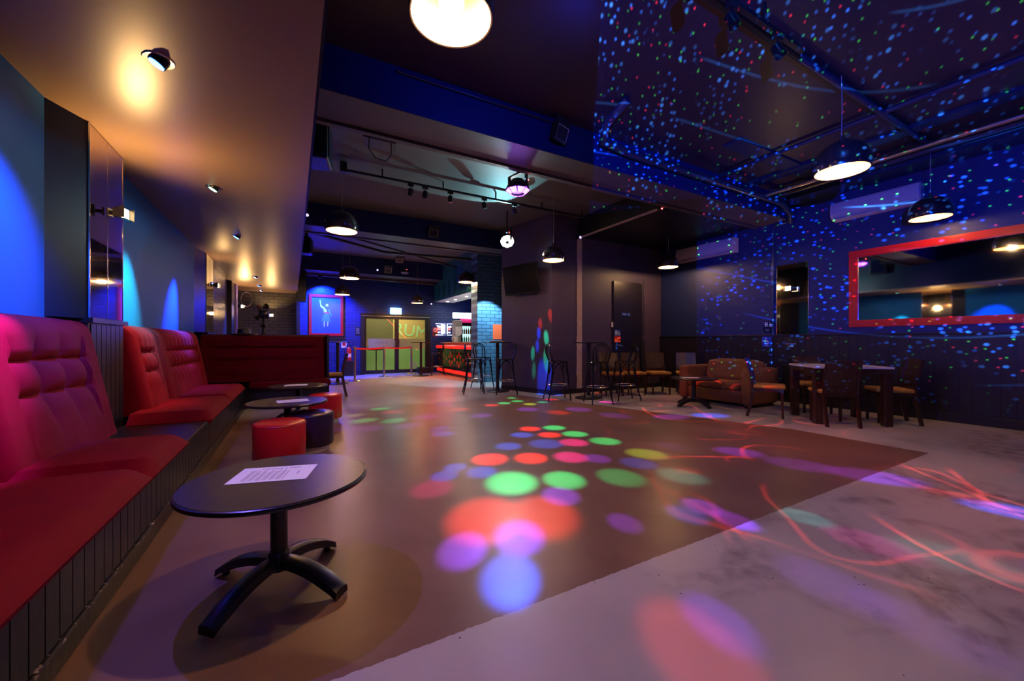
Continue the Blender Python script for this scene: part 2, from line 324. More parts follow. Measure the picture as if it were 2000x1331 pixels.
# ------------------------------------------------------------------ mesh helpers
def BM(): return bmesh.new()
def box(b, x0, x1, y0, y1, z0, z1, M=None):
    vs = [b.verts.new(p) for p in ((x0,y0,z0),(x1,y0,z0),(x1,y1,z0),(x0,y1,z0),(x0,y0,z1),(x1,y0,z1),(x1,y1,z1),(x0,y1,z1))]
    fs = [b.faces.new([vs[i] for i in f]) for f in ((0,3,2,1),(4,5,6,7),(0,1,5,4),(1,2,6,5),(2,3,7,6),(3,0,4,7))]
    if M: bmesh.ops.transform(b, matrix=M, verts=vs)
    return b
def rbox(x0, x1, y0, y1, z0, z1, r=.02, seg=3, M=None):
    b = BM(); box(b, x0, x1, y0, y1, z0, z1)
    bmesh.ops.bevel(b, geom=b.edges[:], offset=r, segments=seg, affect='EDGES', profile=.5)
    if M: bmesh.ops.transform(b, matrix=M, verts=b.verts[:])
    return b
def add(b, o, M=None):
    me = bpy.data.meshes.new('t'); o.to_mesh(me); o.free()
    if M: me.transform(M)
    b.from_mesh(me); bpy.data.meshes.remove(me); return b
def tube(b, pts, r, n=10, cap=True):
    pts = [Vector(p) for p in pts]; rings = []
    rs = r if isinstance(r, (list, tuple)) else [r]*len(pts)
    prev = None
    for i, p in enumerate(pts):
        t = (pts[min(i+1, len(pts)-1)]-pts[max(i-1, 0)]).normalized()
        if prev is None:
            a = Vector((0, 0, 1)) if abs(t.z) < .9 else Vector((1, 0, 0)); u = t.cross(a).normalized()
        else:
            u = (prev-t*prev.dot(t)).normalized()
        prev = u; v = t.cross(u)
        rings.append([b.verts.new(p+(u*math.cos(2*PI*k/n)+v*math.sin(2*PI*k/n))*rs[i]) for k in range(n)])
    for a, c in zip(rings, rings[1:]):
        for k in range(n): b.faces.new((a[k], a[(k+1) % n], c[(k+1) % n], c[k]))
    if cap: b.faces.new(rings[0][::-1]); b.faces.new(rings[-1])
    return b
def lathe(b, prof, n=32, c=(0, 0, 0), cap0=True, cap1=True):
    rings = []
    for r, z in prof:
        rings.append([b.verts.new((c[0]+r*math.cos(2*PI*k/n), c[1]+r*math.sin(2*PI*k/n), c[2]+z)) for k in range(n)] if r > 1e-6 else [b.verts.new((c[0], c[1], c[2]+z))])
    for a, d in zip(rings, rings[1:]):
        for k in range(n):
            k2 = (k+1) % n
            if len(a) == 1 and len(d) == 1: continue
            if len(a) == 1: b.faces.new((a[0], d[k2], d[k]))
            elif len(d) == 1: b.faces.new((a[k], a[k2], d[0]))
            else: b.faces.new((a[k], a[k2], d[k2], d[k]))
    if cap0 and len(rings[0]) > 1: b.faces.new(rings[0][::-1])
    if cap1 and len(rings[-1]) > 1: b.faces.new(rings[-1])
    return b
def prism(b, pts, z0, z1):
    lo = [b.verts.new((x, y, z0)) for x, y in pts]; hi = [b.verts.new((x, y, z1)) for x, y in pts]; n = len(pts)
    b.faces.new(lo[::-1]); b.faces.new(hi)
    for k in range(n): b.faces.new((lo[k], lo[(k+1) % n], hi[(k+1) % n], hi[k]))
    return b
def obj(name, b, m, parent=None, smooth=False, loc=None):
    bmesh.ops.recalc_face_normals(b, faces=b.faces[:])
    me = bpy.data.meshes.new(name); b.to_mesh(me); b.free()
    me.materials.append(MT[m] if isinstance(m, str) else m)
    if smooth:
        for p in me.polygons: p.use_smooth = True
        try: me.set_sharp_from_angle(angle=math.radians(40))
        except Exception: pass
    o = bpy.data.objects.new(name, me); COL.objects.link(o)
    if parent: o.parent = parent
    if loc: o.location = loc
    return o
def tag(o, label, cat, group=None):
    o['label'] = label; o['category'] = cat
    if group: o['group'] = group
    return o
def thing(name, label, cat, loc=(0, 0, 0), rz=0., group=None, rot=None):
    o = bpy.data.objects.new(name, None); o.empty_display_size = .1; COL.objects.link(o); o.location = loc; o.rotation_euler = rot or (0, 0, rz)
    return tag(o, label, cat, group)
def struct(name, b, m, parent=None, smooth=False):
    o = obj(name, b, m, parent, smooth)
    if not parent: o['kind'] = 'structure'
    return o
def kids(o): return [c for c in COL.objects if c.parent == o]
def dup(o, loc, rz, label, parent=None, group=None):
    c = o.copy(); COL.objects.link(c)
    if parent is None:
        c.location = loc; c.rotation_euler = (0, 0, rz); c['label'] = label
        if group: c['group'] = group
    else: c.parent = parent
    for k in kids(o): dup(k, None, 0, None, c)
    return c
def text_bm(s, size, M, depth=.002, align='CENTER'):
    cu = bpy.data.curves.new('t', 'FONT'); cu.body = s; cu.size = size; cu.extrude = depth; cu.align_x = align; cu.align_y = 'CENTER'; cu.resolution_u = 2
    ob = bpy.data.objects.new('t', cu); COL.objects.link(ob)
    dg = bpy.context.evaluated_depsgraph_get(); me = bpy.data.meshes.new_from_object(ob.evaluated_get(dg)); me.transform(M)
    b = BM(); b.from_mesh(me); bpy.data.meshes.remove(me); bpy.data.objects.remove(ob); bpy.data.curves.remove(cu); return b
# text/flat figures are drawn in XY; these turn them onto walls
def on_negY(x, y, z): return Matrix.Translation((x, y, z)) @ Matrix.Rotation(PI/2, 4, 'X')                       # wall facing -Y
def on_negX(x, y, z): return Matrix.Translation((x, y, z)) @ Matrix.Rotation(-PI/2, 4, 'Z') @ Matrix.Rotation(PI/2, 4, 'X')   # wall facing -X
def flat(b, pts, M, d=.002):
    t = BM(); prism(t, pts, 0, d); return add(b, t, M)
def disc(b, cx, cy, r, M, d=.002, n=20, r2=None):
    if r2: # ring
        t = BM(); pr = [(r, 0), (r, d), (r2, d), (r2, 0)]
        rings = [[t.verts.new((cx+q*math.cos(2*PI*k/n), cy+q*math.sin(2*PI*k/n), z)) for k in range(n)] for q, z in pr]
        for i in range(4):
            a, c = rings[i], rings[(i+1) % 4]
            for k in range(n): t.faces.new((a[k], a[(k+1) % n], c[(k+1) % n], c[k]))
        return add(b, t, M)
    return flat(b, [(cx+r*math.cos(2*PI*k/n), cy+r*math.sin(2*PI*k/n)) for k in range(n)], M, d)
def rect(b, x0, x1, y0, y1, M, d=.002): return flat(b, [(x0, y0), (x1, y0), (x1, y1), (x0, y1)], M, d)

# ------------------------------------------------------------------ setting
b = BM(); box(b, -1.75, 8.4, -3.3, 17.4, -.1, 0); struct('floor', b, 'floor')
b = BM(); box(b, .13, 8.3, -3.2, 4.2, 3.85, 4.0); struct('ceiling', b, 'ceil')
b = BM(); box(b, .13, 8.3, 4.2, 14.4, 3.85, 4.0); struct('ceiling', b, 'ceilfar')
b = BM(); box(b, -1.7, .13, -3.2, 15.2, 2.73, 3.95); struct('trim_1', b, 'soffit')
b = BM(); box(b, .13, .15, -3.2, 15.0, 2.75, 3.86); struct('trim_23', b, 'navy')           # dropped ceiling over the booths
# left wall
b = BM(); box(b, -1.7, -1.42, -3.2, 8.2, 0, 2.74); struct('wall_left', b, 'panel')
b = BM(); box(b, -1.8, -1.5, 8.2, 15.1, 0, 2.74); struct('wall_left', b, 'brickleft')
def pilaster(y0, y1, y2, xf):
    b = BM(); prism(b, [(-1.45, y0), (xf, y1), (xf, y2), (-1.45, y2)], 1.3, 2.735); struct('trim_2', b, 'navy')
    b = BM(); box(b, -1.5, xf+.005, y1-.02, y2+.005, 0, 1.27)
    k = y1+.06
    while k < y2-.03:
        box(b, xf+.004, xf+.012, k-.045, k+.035, .02, 1.26); k += .09
    struct('trim_3', b, 'plank')
    b = BM(); box(b, -1.5, xf+.035, y1-.03, y2+.03, 1.27, 1.305); struct('trim_4', b, 'plank')
pilaster(3.67, 4.0, 4.64, -1.30); pilaster(8.2, 8.9, 9.6, -1.37)
def pil_mirror(xf, y0, y1, label):
    t = thing('wall_mirror', label, 'mirror', (xf, (y0+y1)/2, 1.31))
    ym = (y0+y1)/2
    for a, c in ((y0, ym), (ym, y1)):
        b = BM(); box(b, .0, .006, a-ym+.002, c-ym-.002, 0.002, 1.41); obj('glass', b, 'tint', t)
    b = BM(); box(b, .0, .009, y0-ym-.004, y0-ym+.003, 0, 1.415); box(b, 0, .009, y1-ym-.003, y1-ym+.004, 0, 1.415); box(b, 0, .008, -.003, .003, 0, 1.41); obj('edge_strip', b, 'chrome', t)
    return t
pil_mirror(-1.299, 4.0, 4.64, 'narrow bronze mirror on the near left pillar above black timber planks')
pil_mirror(-1.369, 8.9, 9.6, 'narrow bronze mirror on the far left pillar next to the brick wall')
b = BM(); box(b, -1.5, -1.36, 13.2, 13.5, 0, 2.73); struct('trim_5', b, 'curtain')
b = BM(); box(b, -1.5, -1.40, 12.6, 13.2, 0, 2.73); struct('trim_6', b, 'black')
# far wall
b = BM(); box(b, -1.8, .25, 14.9, 15.2, 0, 2.74); struct('wall_far', b, 'brickgrey')
b = BM(); box(b, .2, 2.02, 14.3, 14.5, 0, 3.86); box(b, 4.47, 7.2, 14.3, 14.5, 0, 3.86); box(b, 2.02, 4.47, 14.3, 14.5, 2.12, 3.86); struct('wall_far', b, 'brickblue')
b = BM(); box(b, .10, .2, 14.2, 15.2, 0, 3.9); struct('trim_7', b, 'black')
# right wall with timber dado
b = BM(); box(b, 8.15, 8.35, -3.2, 7.1, 0, 3.9); struct('wall_right', b, 'bwall')
b = BM(); box(b, 8.11, 8.15, -3.2, 6.9, 0, 1.24)
k = -3.1
while k < 6.8: box(b, 8.104, 8.11, k, k+.118, .14, 1.235); k += .125
struct('trim_8', b, 'dark')
b = rbox(8.085, 8.15, -3.2, 6.9, 1.24, 1.268, .006, 2); struct('trim_9', b, 'dark')
b = rbox(8.088, 8.12, -3.2, 6.9, 0, .13, .006, 2); struct('baseboard_right', b, 'dark')
# wall behind the bar stools (angled) and the wall with the toilet door
b = BM(); prism(b, [(4.80, 6.9), (8.2, 6.9), (8.2, 7.1), (4.95, 7.1), (4.56, 8.5), (4.40, 8.41)], 0, 3.86); struct('wall_back', b, 'plum')
b = BM(); prism(b, [(4.78, 6.87), (8.1, 6.87), (8.1, 6.9), (4.80, 6.9), (4.40, 8.41), (4.375, 8.40)], 0, .1); struct('baseboard_back', b, 'dark')
b = BM(); box(b, 4.5, 7.2, 8.5, 8.62, 0, 3.86); box(b, 7.08, 7.2, 8.6, 14.3, 0, 3.86); struct('wall_bar', b, 'navy')
b = BM(); box(b, 4.45, 5.5, 9.98, 10.4, 0, 3.86); struct('trim_10', b, 'brickcol')
b = BM(); box(b, -1.8, 8.3, -3.3, -3.2, 0, 3.95); struct('wall_rear', b, 'navy')
# beams
def beam(y0, y1, z0, n, lip=.07):
    b = BM(); box(b, .13, 8.15, y0, y1, z0+.01, 3.86); struct('trim_%d' % n, b, 'beam')
    b = BM(); box(b, .13, 8.15, y0+.002, y1-.02, z0, z0+.012)
    box(b, .13, 8.15, y1+.015, y1+.015+lip, z0-.02, 3.86); struct('trim_%d' % (n+1), b, 'beamu')
beam(3.95, 4.48, 3.42, 11); beam(8.6, 9.1, 3.40, 13); beam(13.3, 13.8, 3.30, 15)
# scar of a removed partition
b = BM(); rs = random.Random(3); N_ = 44
for k in range(N_):
    z0, z1 = k*3.44/N_, (k+1)*3.44/N_
    j = .02*rs.random() if (z0 < 1.25) else .008*rs.random()
    box(b, 5.475-j, 5.60+.006*rs.random(), 6.885, 6.899, z0, z1)
struct('trim_17', b, 'plaster')
b = BM(); box(b, 5.50, 5.58, 4.6, 6.89, 3.425, 3.435); struct('trim_18', b, 'plaster')
b = BM(); box(b, 5.50, 8.15, 4.56, 6.9, 3.435, 3.86); struct('trim_22', b, 'black')

# brick column light and so on come later; door to the toilets
t = struct('door_1', rbox(6.52, 7.45, 6.86, 6.9, 0.005, 2.55, .004, 1), 'dark'); 
b = BM(); box(b, 7.50, 7.525, 6.865, 6.9, .1, 1.18); box(b, 7.50, 7.525, 6.865, 6.9, 1.30, 2.66); obj('door_edge_strip', b, 'steel', t)
b = BM(); tube(b, [(6.60, 6.86, 1.05), (6.60, 6.80, 1.05), (6.61, 6.79, 1.05), (6.72, 6.79, 1.04)], .012, 8); box(b, 6.575, 6.625, 6.852, 6.862, .95, 1.12); obj('door_handle', b, 'chrome', t, True)
def pictos(b, M, s=1.):   # man, woman, wheelchair symbols drawn on a blue sign
    for cx, w in ((-.055, 0), (-.018, 1)):
        disc(b, cx*s, .047*s, .011*s, M, .004, 12)
        if w: flat(b, [(cx*s-.006*s, .034*s), (cx*s-.018*s, -.012*s), (cx*s-.008*s, -.012*s), (cx*s-.008*s, -.05*s), (cx*s+.008*s, -.05*s), (cx*s+.008*s, -.012*s), (cx*s+.018*s, -.012*s), (cx*s+.006*s, .034*s)], M, .004)
        else: flat(b, [(cx*s-.015*s, .034*s), (cx*s-.015*s, -.005*s), (cx*s-.009*s, -.005*s), (cx*s-.009*s, -.05*s), (cx*s+.009*s, -.05*s), (cx*s+.009*s, -.005*s), (cx*s+.015*s, -.005*s), (cx*s+.015*s, .034*s)], M, .004)
    wheel(b, M, .05*s, -.005*s, s)
def wheel(b, M, cx, cy, s):
    disc(b, cx-.008*s, cy+.048*s, .009*s, M, .004, 12)
    disc(b, cx, cy-.018*s, .03*s, M, .004, 20, .023*s)
    flat(b, [(cx-.012*s, cy+.036*s), (cx-.004*s, cy+.036*s), (cx, cy-.004*s), (cx+.024*s, cy-.004*s), (cx+.036*s, cy-.034*s), (cx+.029*s, cy-.037*s), (cx+.018*s, cy-.012*s), (cx-.008*s, cy-.012*s)], M, .0045)
def sign(name, label, x0, x1, z0, z1, M0, mat_bg, parts, cat='sign'):
    """M0 puts the sign centre on a wall; parts = list of (name, builder(b, M), material)"""
    cx, cz = (x1-x0)/2, (z1-z0)/2
    t = thing(name, label, cat, M0.to_translation())
    base = Matrix.Translation(-M0.to_translation()) @ M0
    b = BM(); rect(b, -cx, cx, -cz, cz, base, .004); obj('plate', b, mat_bg, t)
    up = base @ Matrix.Translation((0, 0, .0035))
    for nm, fn, mm in parts:
        b = BM(); r = fn(b, up); obj(nm, r if r is not None else b, mm, t)
    return t
sign('toilet_sign', 'blue sign with white man, woman and wheelchair symbols beside the toilet door', 0, .21, 0, .14, on_negY(6.625, 6.855, 1.34), 'blue', [('symbol', lambda b, M: pictos(b, M, .95), 'signw'), ('lettering', lambda b, M: rect(b, -.08, .085, -.062, -.058, M), 'signw')])
sign('notice_sign', 'small red and orange notice under the blue toilet sign', 0, .21, 0, .14, on_negY(6.625, 6.855, 1.19), 'signred', [('print', lambda b, M: (flat(b, [(-.09, .03), (-.02, -.02), (.0, .04), (.08, .05), (.09, .02), (.02, .0), (-.04, -.05)], M), disc(b, -.06, -.045, .02, M), rect(b, -.03, .09, -.06, -.04, M))[0] and None, 'orange')])
sign('toilets_sign', 'small dark blue toilets sign high on the dark door', 0, .27, 0, .065, on_negY(6.90, 6.855, 1.78), 'blue', [('lettering', lambda b, M: text_bm('Toilets', .045, M @ Matrix.Translation((-.05, 0, 0)), .001), 'signw'), ('symbol', lambda b, M: wheel(b, M, .09, -.002, .45), 'signw')])
o = obj('light_switch', rbox(-.035, .035, -.012, 0, -.06, .06, .006, 2), 'white', loc=(6.50, 6.89, 1.53)); tag(o, 'small white switch plate left of the dark toilet door', 'light switch')
sign('toilet_direction_sign', 'white man, woman and wheelchair symbols on dark square above the timber rail', 0, .17, 0, .23, on_negX(8.149, 4.32, 1.42), 'navy', [('symbol', lambda b, M: pictos(b, M @ Matrix.Translation((0, .05, 0)), .85), 'signw'), ('lettering', lambda b, M: add(text_bm('Unisex', .028, M @ Matrix.Translation((-.01, -.045, 0)), .001), text_bm('Toilets', .028, M @ Matrix.Translation((-.01, -.075, 0)), .001)), 'signw')])
sign('accessible_toilet_sign', 'blue square sign with white wheelchair symbol below the timber rail', 0, .17, 0, .2, on_negX(8.10, 4.32, 1.13), 'blue', [('symbol', lambda b, M: wheel(b, M, 0, .012, 1.2), 'signw'), ('lettering', lambda b, M: text_bm('Toilet', .028, M @ Matrix.Translation((0, -.075, 0)), .001), 'signw')])
sign('wall_notice', 'small black sign reading HOT FOOD MENU on dark timber dado', 0, .22, 0, .11, on_negX(8.10, 3.89, 1.07), 'black', [('lettering', lambda b, M: add(text_bm('HOT FOOD', .034, M @ Matrix.Translation((0, .02, 0)), .001), text_bm('MENU', .034, M @ Matrix.Translation((0, -.025, 0)), .001)), 'signw')])

# ------------------------------------------------------------------ glass entrance doors and the foyer behind
d2 = BM(); box(d2, 2.02, 4.47, 14.26, 14.46, 2.0, 2.12); box(d2, 2.02, 2.14, 14.26, 14.46, 0, 2.0); box(d2, 4.35, 4.47, 14.26, 14.46, 0, 2.0)
dr = struct('door_2', d2, 'black')
b = BM(); box(b, 2.05, 4.44, 14.255, 14.262, 2.02, 2.035); obj('door_head_strip', b, 'steel', dr)
for x0, x1, hx in ((2.14, 3.245, 3.17), (3.245, 4.35, 3.32)):
    b = BM(); s = .07
    box(b, x0, x0+s, 14.3, 14.36, 0.01, 2.0); box(b, x1-s, x1, 14.3, 14.36, 0.01, 2.0); box(b, x0+s, x1-s, 14.3, 14.36, 1.93, 2.0); box(b, x0+s, x1-s, 14.3, 14.36, .01, .13)
    leaf = obj('door_leaf', b, 'black', dr)
    b = BM(); box(b, x0+s, x1-s, 14.325, 14.333, .13, 1.93); obj('glass', b, 'glass', leaf)
    b = BM(); box(b, x0+s, x1-s, 14.318, 14.322, .88, 1.24); obj('frosted_band', b, 'frost', leaf)
    b = BM(); tube(b, [(hx, 14.30, .95), (hx, 14.25, .97), (hx, 14.25, 1.17), (hx, 14.30, 1.19)], .012, 8); obj('door_handle', b, 'steel', leaf, True)
    if x0 < 3: obj('lettering', text_bm('A S I J O', .12, Matrix.Translation((2.72, 14.312, 1.10)) @ Matrix.Rotation(PI/2, 4, 'X'), .001), 'grey', leaf)
    else:
        Mv = on_negY(3.85, 14.312, .27); b = BM(); disc(b, 0, 0, .14, Mv, .003, 28, .115)
        for k in range(10):
            a = 2*PI*k/10; c, s2 = math.cos(a), math.sin(a); flat(b, [(.025*c-.006*s2, .025*s2+.006*c), (.105*c-.022*s2, .105*s2+.022*c), (.105*c+.022*s2, .105*s2-.022*c), (.025*c+.006*s2, .025*s2-.006*c)], Mv, .003)
        obj('wheel_emblem', b, 'frost', leaf)
        b = BM(); rect(b, -.36, -.05, -.004, .004, on_negY(3.85, 14.312, .93)); rect(b, -.36, -.2, -.004, .004, on_negY(3.85, 14.312, 1.12)); obj('small_print', b, 'grey', leaf)
b = BM(); box(b, 1.3, 5.4, 17.0, 17.1, 0, 3.0); box(b, 1.2, 1.3, 14.5, 17.1, 0, 3.0); box(b, 5.4, 5.5, 14.5, 17.1, 0, 3.0); struct('wall_foyer', b, 'foyer')
b = BM(); box(b, 1.3, 5.4, 14.5, 17.0, .0, .012); struct('trim_19', b, 'foyerfloor')
b = BM(); box(b, 1.2, 5.5, 14.5, 17.1, 3.0, 3.1); struct('trim_20', b, 'grey')
mu = thing('foyer_mural', 'tan mural with big green letters RUM behind the glass doors', 'mural', (4.5, 16.98, 1.72))
b = BM(); box(b, -.8, .85, 0, .015, -.5, .85); obj('board', b, 'foyerpost', mu)
obj('lettering', text_bm('RUM', .72, Matrix.Translation((-.05, -.01, -.14)) @ Matrix.Rotation(PI/2, 4, 'X') @ Matrix.Rotation(-.12, 4, 'Z'), .004), 'mural', mu)
b = BM(); tube(b, [(0, 0, 0), (0, 0, .8)], .02); lathe(b, [(.3, .8), (.3, .84)]); lathe(b, [(.22, 0), (.22, .02), (.03, .05)])
tag(obj('foyer_table', b, 'wood', loc=(2.75, 15.5, .012), smooth=True), 'dark round table standing in the foyer behind the left glass door', 'table')
b = rbox(-2.2, .9, -.25, .25, 0, .9, .03, 2); tag(obj('foyer_counter', b, 'mural', loc=(4.0, 16.3, .012)), 'long low green counter in the foyer behind the glass doors', 'counter')
lamp('foyer_lamp', 'AREA', (3.3, 15.8, 2.98), (1, .93, .5), 130, (3.3, 15.8, 0), (2.5, 1.2))

# exit sign and its green-blue light
t = thing('exit_sign', 'glowing exit sign above the glass entrance doors', 'sign', (3.2, 14.28, 2.2))
obj('face', rbox(-.19, .19, -.05, 0, -.09, .13, .008, 2), 'exitm', t)
obj('lettering', text_bm('EXIT', .15, Matrix.Translation((0, -.055, .02)) @ Matrix.Rotation(PI/2, 4, 'X'), .002), 'exitw', t)
lamp('exit_glow', 'POINT', (3.2, 14.08, 2.22), (.1, .55, 1), 2.2, size=.1)
def wsign(name, label, x, z, wd, h, bg, fg, rows):
    def pr(b, M):
        for k in range(rows): rect(b, -wd*.36, wd*.36*(.6+.4*((k*7) % 3)/2), h*.36-k*h*.72/rows-h*.05, h*.36-k*h*.72/rows, M)
    return sign(name, label, 0, wd, 0, h, on_negY(x, 14.298, z), bg, [('print', pr, fg)])
wsign('door_notice', 'black notice with small pale text left of the glass doors', 1.94, 1.49, .17, .28, 'black', 'grey', 6)
t = sign('no_smoking_sign', 'red rectangular no smoking sign right of the glass doors', 0, .19, 0, .32, on_negY(4.66, 14.298, 1.5), 'signred', [('symbol', lambda b, M: (disc(b, 0, .07, .07, M, .003, 24, .055), flat(b, [(-.045, .115), (-.035, .125), (.045, .025), (.035, .015)], M)) and None, 'signw'), ('panel', lambda b, M: rect(b, -.075, .075, -.14, -.03, M), 'wood')])
sign('extinguisher_sign', 'pink and white extinguisher sign on blue wall above the red extinguishers', 0, .17, 0, .2, on_negY(1.5, 14.298, 1.03), 'signw', [('symbol', lambda b, M: (disc(b, 0, .02, .06, M, .003, 20),) and None, 'signred')])
t = thing('fire_extinguisher', 'red extinguisher with black hose on dark stand by blue wall', 'fire extinguisher', (1.62, 14.05, .0))
b = lathe(BM(), [(.07, .5), (.08, .52), (.08, .86), (.06, .93), (.02, .96)], 24); obj('cylinder', b, 'signred', t, True)
obj('label_band', lathe(BM(), [(.0815, .62), (.0815, .74)], 24, cap0=False, cap1=False), 'signw', t, True)
b = BM(); box(b, -.02, .09, -.015, .015, .97, 1.0); tube(b, [(0, 0, .96), (-.06, -.02, 1.0), (-.13, -.04, .9), (-.13, -.04, .65)], .012, 8); obj('hose', b, 'black', t, True)
obj('stand', rbox(-.16, .16, -.12, .14, 0, .5, .01, 1), 'black', t)

# poster in a red frame: plain dancer with a raised arm
t = thing('framed_poster', 'blue dancer poster in red frame on the blue brick wall', 'poster', (.96, 14.27, 2.0))
b = BM(); W_, H_ = .51, .675; f = .085
box(b, -W_, W_, -.03, .03, H_-f, H_); box(b, -W_, W_, -.03, .03, -H_, -H_+f); box(b, -W_, -W_+f, -.03, .03, -H_+f, H_-f); box(b, W_-f, W_, -.03, .03, -H_+f, H_-f); obj('frame', b, 'redframe', t)
b = BM(); box(b, -W_+f, W_-f, .0, .02, -H_+f, H_-f); obj('print', b, 'posterblue', t)
Mp = Matrix.Translation((0, -.001, 0)) @ Matrix.Rotation(PI/2, 4, 'X')
b = BM(); flat(b, [(-.20, .50), (-.17, .50), (-.15, .33), (-.06, .26), (.02, .16), (.02, .08), (-.07, .08), (-.09, .2), (-.18, .28)], Mp, .003); disc(b, .02, .33, .045, Mp, .004)
flat(b, [(-.08, -.2), (-.04, -.2), (-.05, -.38), (-.08, -.38)], Mp); flat(b, [(.03, -.2), (.07, -.2), (.05, -.36), (.02, -.36)], Mp); obj('figure', b, 'skin', t)
b = BM(); flat(b, [(-.06, .06), (.07, .06), (.13, -.2), (-.15, -.2)], Mp, .003); flat(b, [(.04, .22), (.10, .2), (.17, -.02), (.14, -.04), (.06, .1)], Mp, .003); obj('skirt', b, 'skirt', t)
b = BM(); flat(b, [(-.06, .1), (.09, .1), (.09, .06), (-.06, .06)], Mp, .005); obj('sash', b, 'sash', t)

# ------------------------------------------------------------------ bar
t = thing('bar_counter', 'curved-edge red and black tiled bar counter beside the entrance', 'bar counter', (4.62, 12.15, 0))
b = rbox(.0, .62, -1.74, 1.74, .08, .93, .03, 2); obj('body', b, 'black', t)
obj('plinth', add(BM(), rbox(.02, .6, -1.72, 1.72, 0, .08, .005, 1)), 'wood', t)
obj('rolled_edge', rbox(-.07, .56, -1.78, 1.78, .90, 1.01, .045, 5), 'redglow', t, True)
obj('foot_rail_tiles', rbox(-.035, .02, -1.74, 1.74, .09, .20, .01, 2), 'redglow', t)
bb, br_ = BM(), BM(); red = set()
for cx in (4, 10, 16, 22):
    for dx, dz in ((0, 2), (0, -2), (-1, 1), (1, 1), (-1, -1), (1, -1), (-3, 0), (3, 0), (-2, 0), (2, 0)):
        if abs(dx) == 2 and False: continue
        red.add((cx+dx, 3+dz))
nx = 27; tw = 3.4/nx
for i in range(nx):
    for k in range(7):
        tgt = br_ if (i, k) in red and not ((i-4) % 6 in (2, 4) and k == 3) else bb
        y0 = 1.70-(i+1)*tw
        box(tgt, -.014, 0.001, y0+.004, y0+tw-.004, .21+k*.098, .21+k*.098+.092)
obj('black_tiles', bb, 'tileblack', t); obj('red_tiles', br_, 'tilered', t)
obj('bar_top', rbox(.14, .72, -1.8, 1.86, 1.08, 1.12, .012, 2), 'barwood', t)
b = BM(); box(b, .2, .66, -1.74, 1.74, 1.0, 1.08); obj('riser', b, 'barwood', t)
lamp('bar_edge_light', 'AREA', (4.50, 12.2, .88), (1, .03, .01), 38, (3.6, 12.2, 0), (.1, 3.3))
t = thing('bar_bulkhead', 'teal panelled bulkhead hanging over the bar with lit underside', 'bulkhead', (4.6, 12.3, 2.62))
obj('body', rbox(0, .75, -1.9, 1.98, 0, 1.22, .004, 1), 'teal', t)
for k in range(7):
    y0 = -1.80+k*.54; b = BM(); box(b, -.022, 0, y0, y0+.48, .06, .11); box(b, -.022, 0, y0, y0+.48, .50, .55); box(b, -.022, 0, y0, y0+.05, .11, .5); box(b, -.022, 0, y0+.43, y0+.48, .11, .5); obj('panel_moulding', b, 'teal', t)
b = BM(); box(b, .02, .73, -1.88, 1.9, -.01, 0.0); obj('soffit_board', b, 'white', t)
for y in (-1.3, -.3, .7, 1.5): obj('downlight', lathe(BM(), [(.05, 0), (.05, .012)], 16, (.37, y, -.022)), 'whiteglow', t)
lamp('bar_downlight', 'AREA', (5.0, 12.2, 2.58), (.75, .9, 1), 14, (5.0, 12.2, 0), (.3, 3.2))
b = BM(); box(b, -.04, 0, -.34, .34, -.23, .23); t = thing('menu_screen', 'wall screen with white and red menu text on dark blue behind the bar', 'screen', (4.99, 14.29, 1.6)); obj('screen', b, 'menu', t)
b = BM(); Mm = Matrix.Translation((0, -.042, 0)) @ Matrix.Rotation(PI/2, 4, 'X'); rect(b, -.33, .33, .2, .215, Mm); rect(b, -.33, .33, -.22, -.205, Mm)
b = add(b, text_bm('Take A Look', .11, Mm @ Matrix.Translation((0, .10, 0)), .002)); b = add(b, text_bm('AT OUR MENU', .075, Mm @ Matrix.Translation((0, -.12, 0)), .002)); rect(b, -.12, .13, -.17, .19, Mm, .001); obj('white_text', b, 'menutext', t)
for a_, c_ in ((-.27, -.13), (.14, .25)): b = BM(); rect(b, a_, c_, -.03, .04, Mm); obj('red_text', b, 'menured', t)
t = thing('drinks_fridge', 'glass-fronted drinks fridge full of bottles behind the bar', 'fridge', (5.72, 13.7, 0))
b = BM(); box(b, -.36, .36, 0, .55, 0, .12); box(b, -.36, .36, 0, .55, 1.72, 1.84); box(b, -.36, -.32, 0, .55, .12, 1.72); box(b, .32, .36, 0, .55, .12, 1.72); obj('cabinet', b, 'black', t)
b = BM(); box(b, -.32, .32, .5, .54, .12, 1.72); obj('lit_interior', b, 'fridgeglow', t)
for z in (.5, .9, 1.12, 1.42): b = BM(); box(b, -.32, .32, .05, .5, z, z+.012); obj('shelf', b, 'chrome', t)
b = BM(); box(b, -.32, .32, -.01, 0, .12, 1.72); obj('glass_door', b, 'glass', t)
def bottle_bm(h=.24, r=.032):
    return lathe(BM(), [(r*.9, 0), (r, .01), (r, h*.55), (r*.4, h*.75), (r*.38, h*.97), (r*.45, h)], 12)
for zi, (z, m_) in enumerate(((1.132, 'green'), (1.432, 'amber'))):
    for k in range(7):
        mm = m_ if (k < 4 or zi) else 'glassware'
        o = obj('beer_bottle', bottle_bm(), mm, loc=(5.46+k*.085, 13.82, z+.001), smooth=True)
        nth = ['leftmost', 'second', 'third', 'fourth', 'fifth', 'sixth', 'seventh'][k]
        tag(o, nth+{'green': ' bottle from the left on the lower fridge shelf, green glass', 'amber': ' bottle from the left on the upper fridge shelf, amber glass', 'glassware': ' bottle from the left on the lower fridge shelf, pale glass'}[mm], 'bottle', {'green': 'green bottles in the fridge', 'amber': 'amber bottles in the fridge', 'glassware': 'pale bottles in the fridge'}[mm])
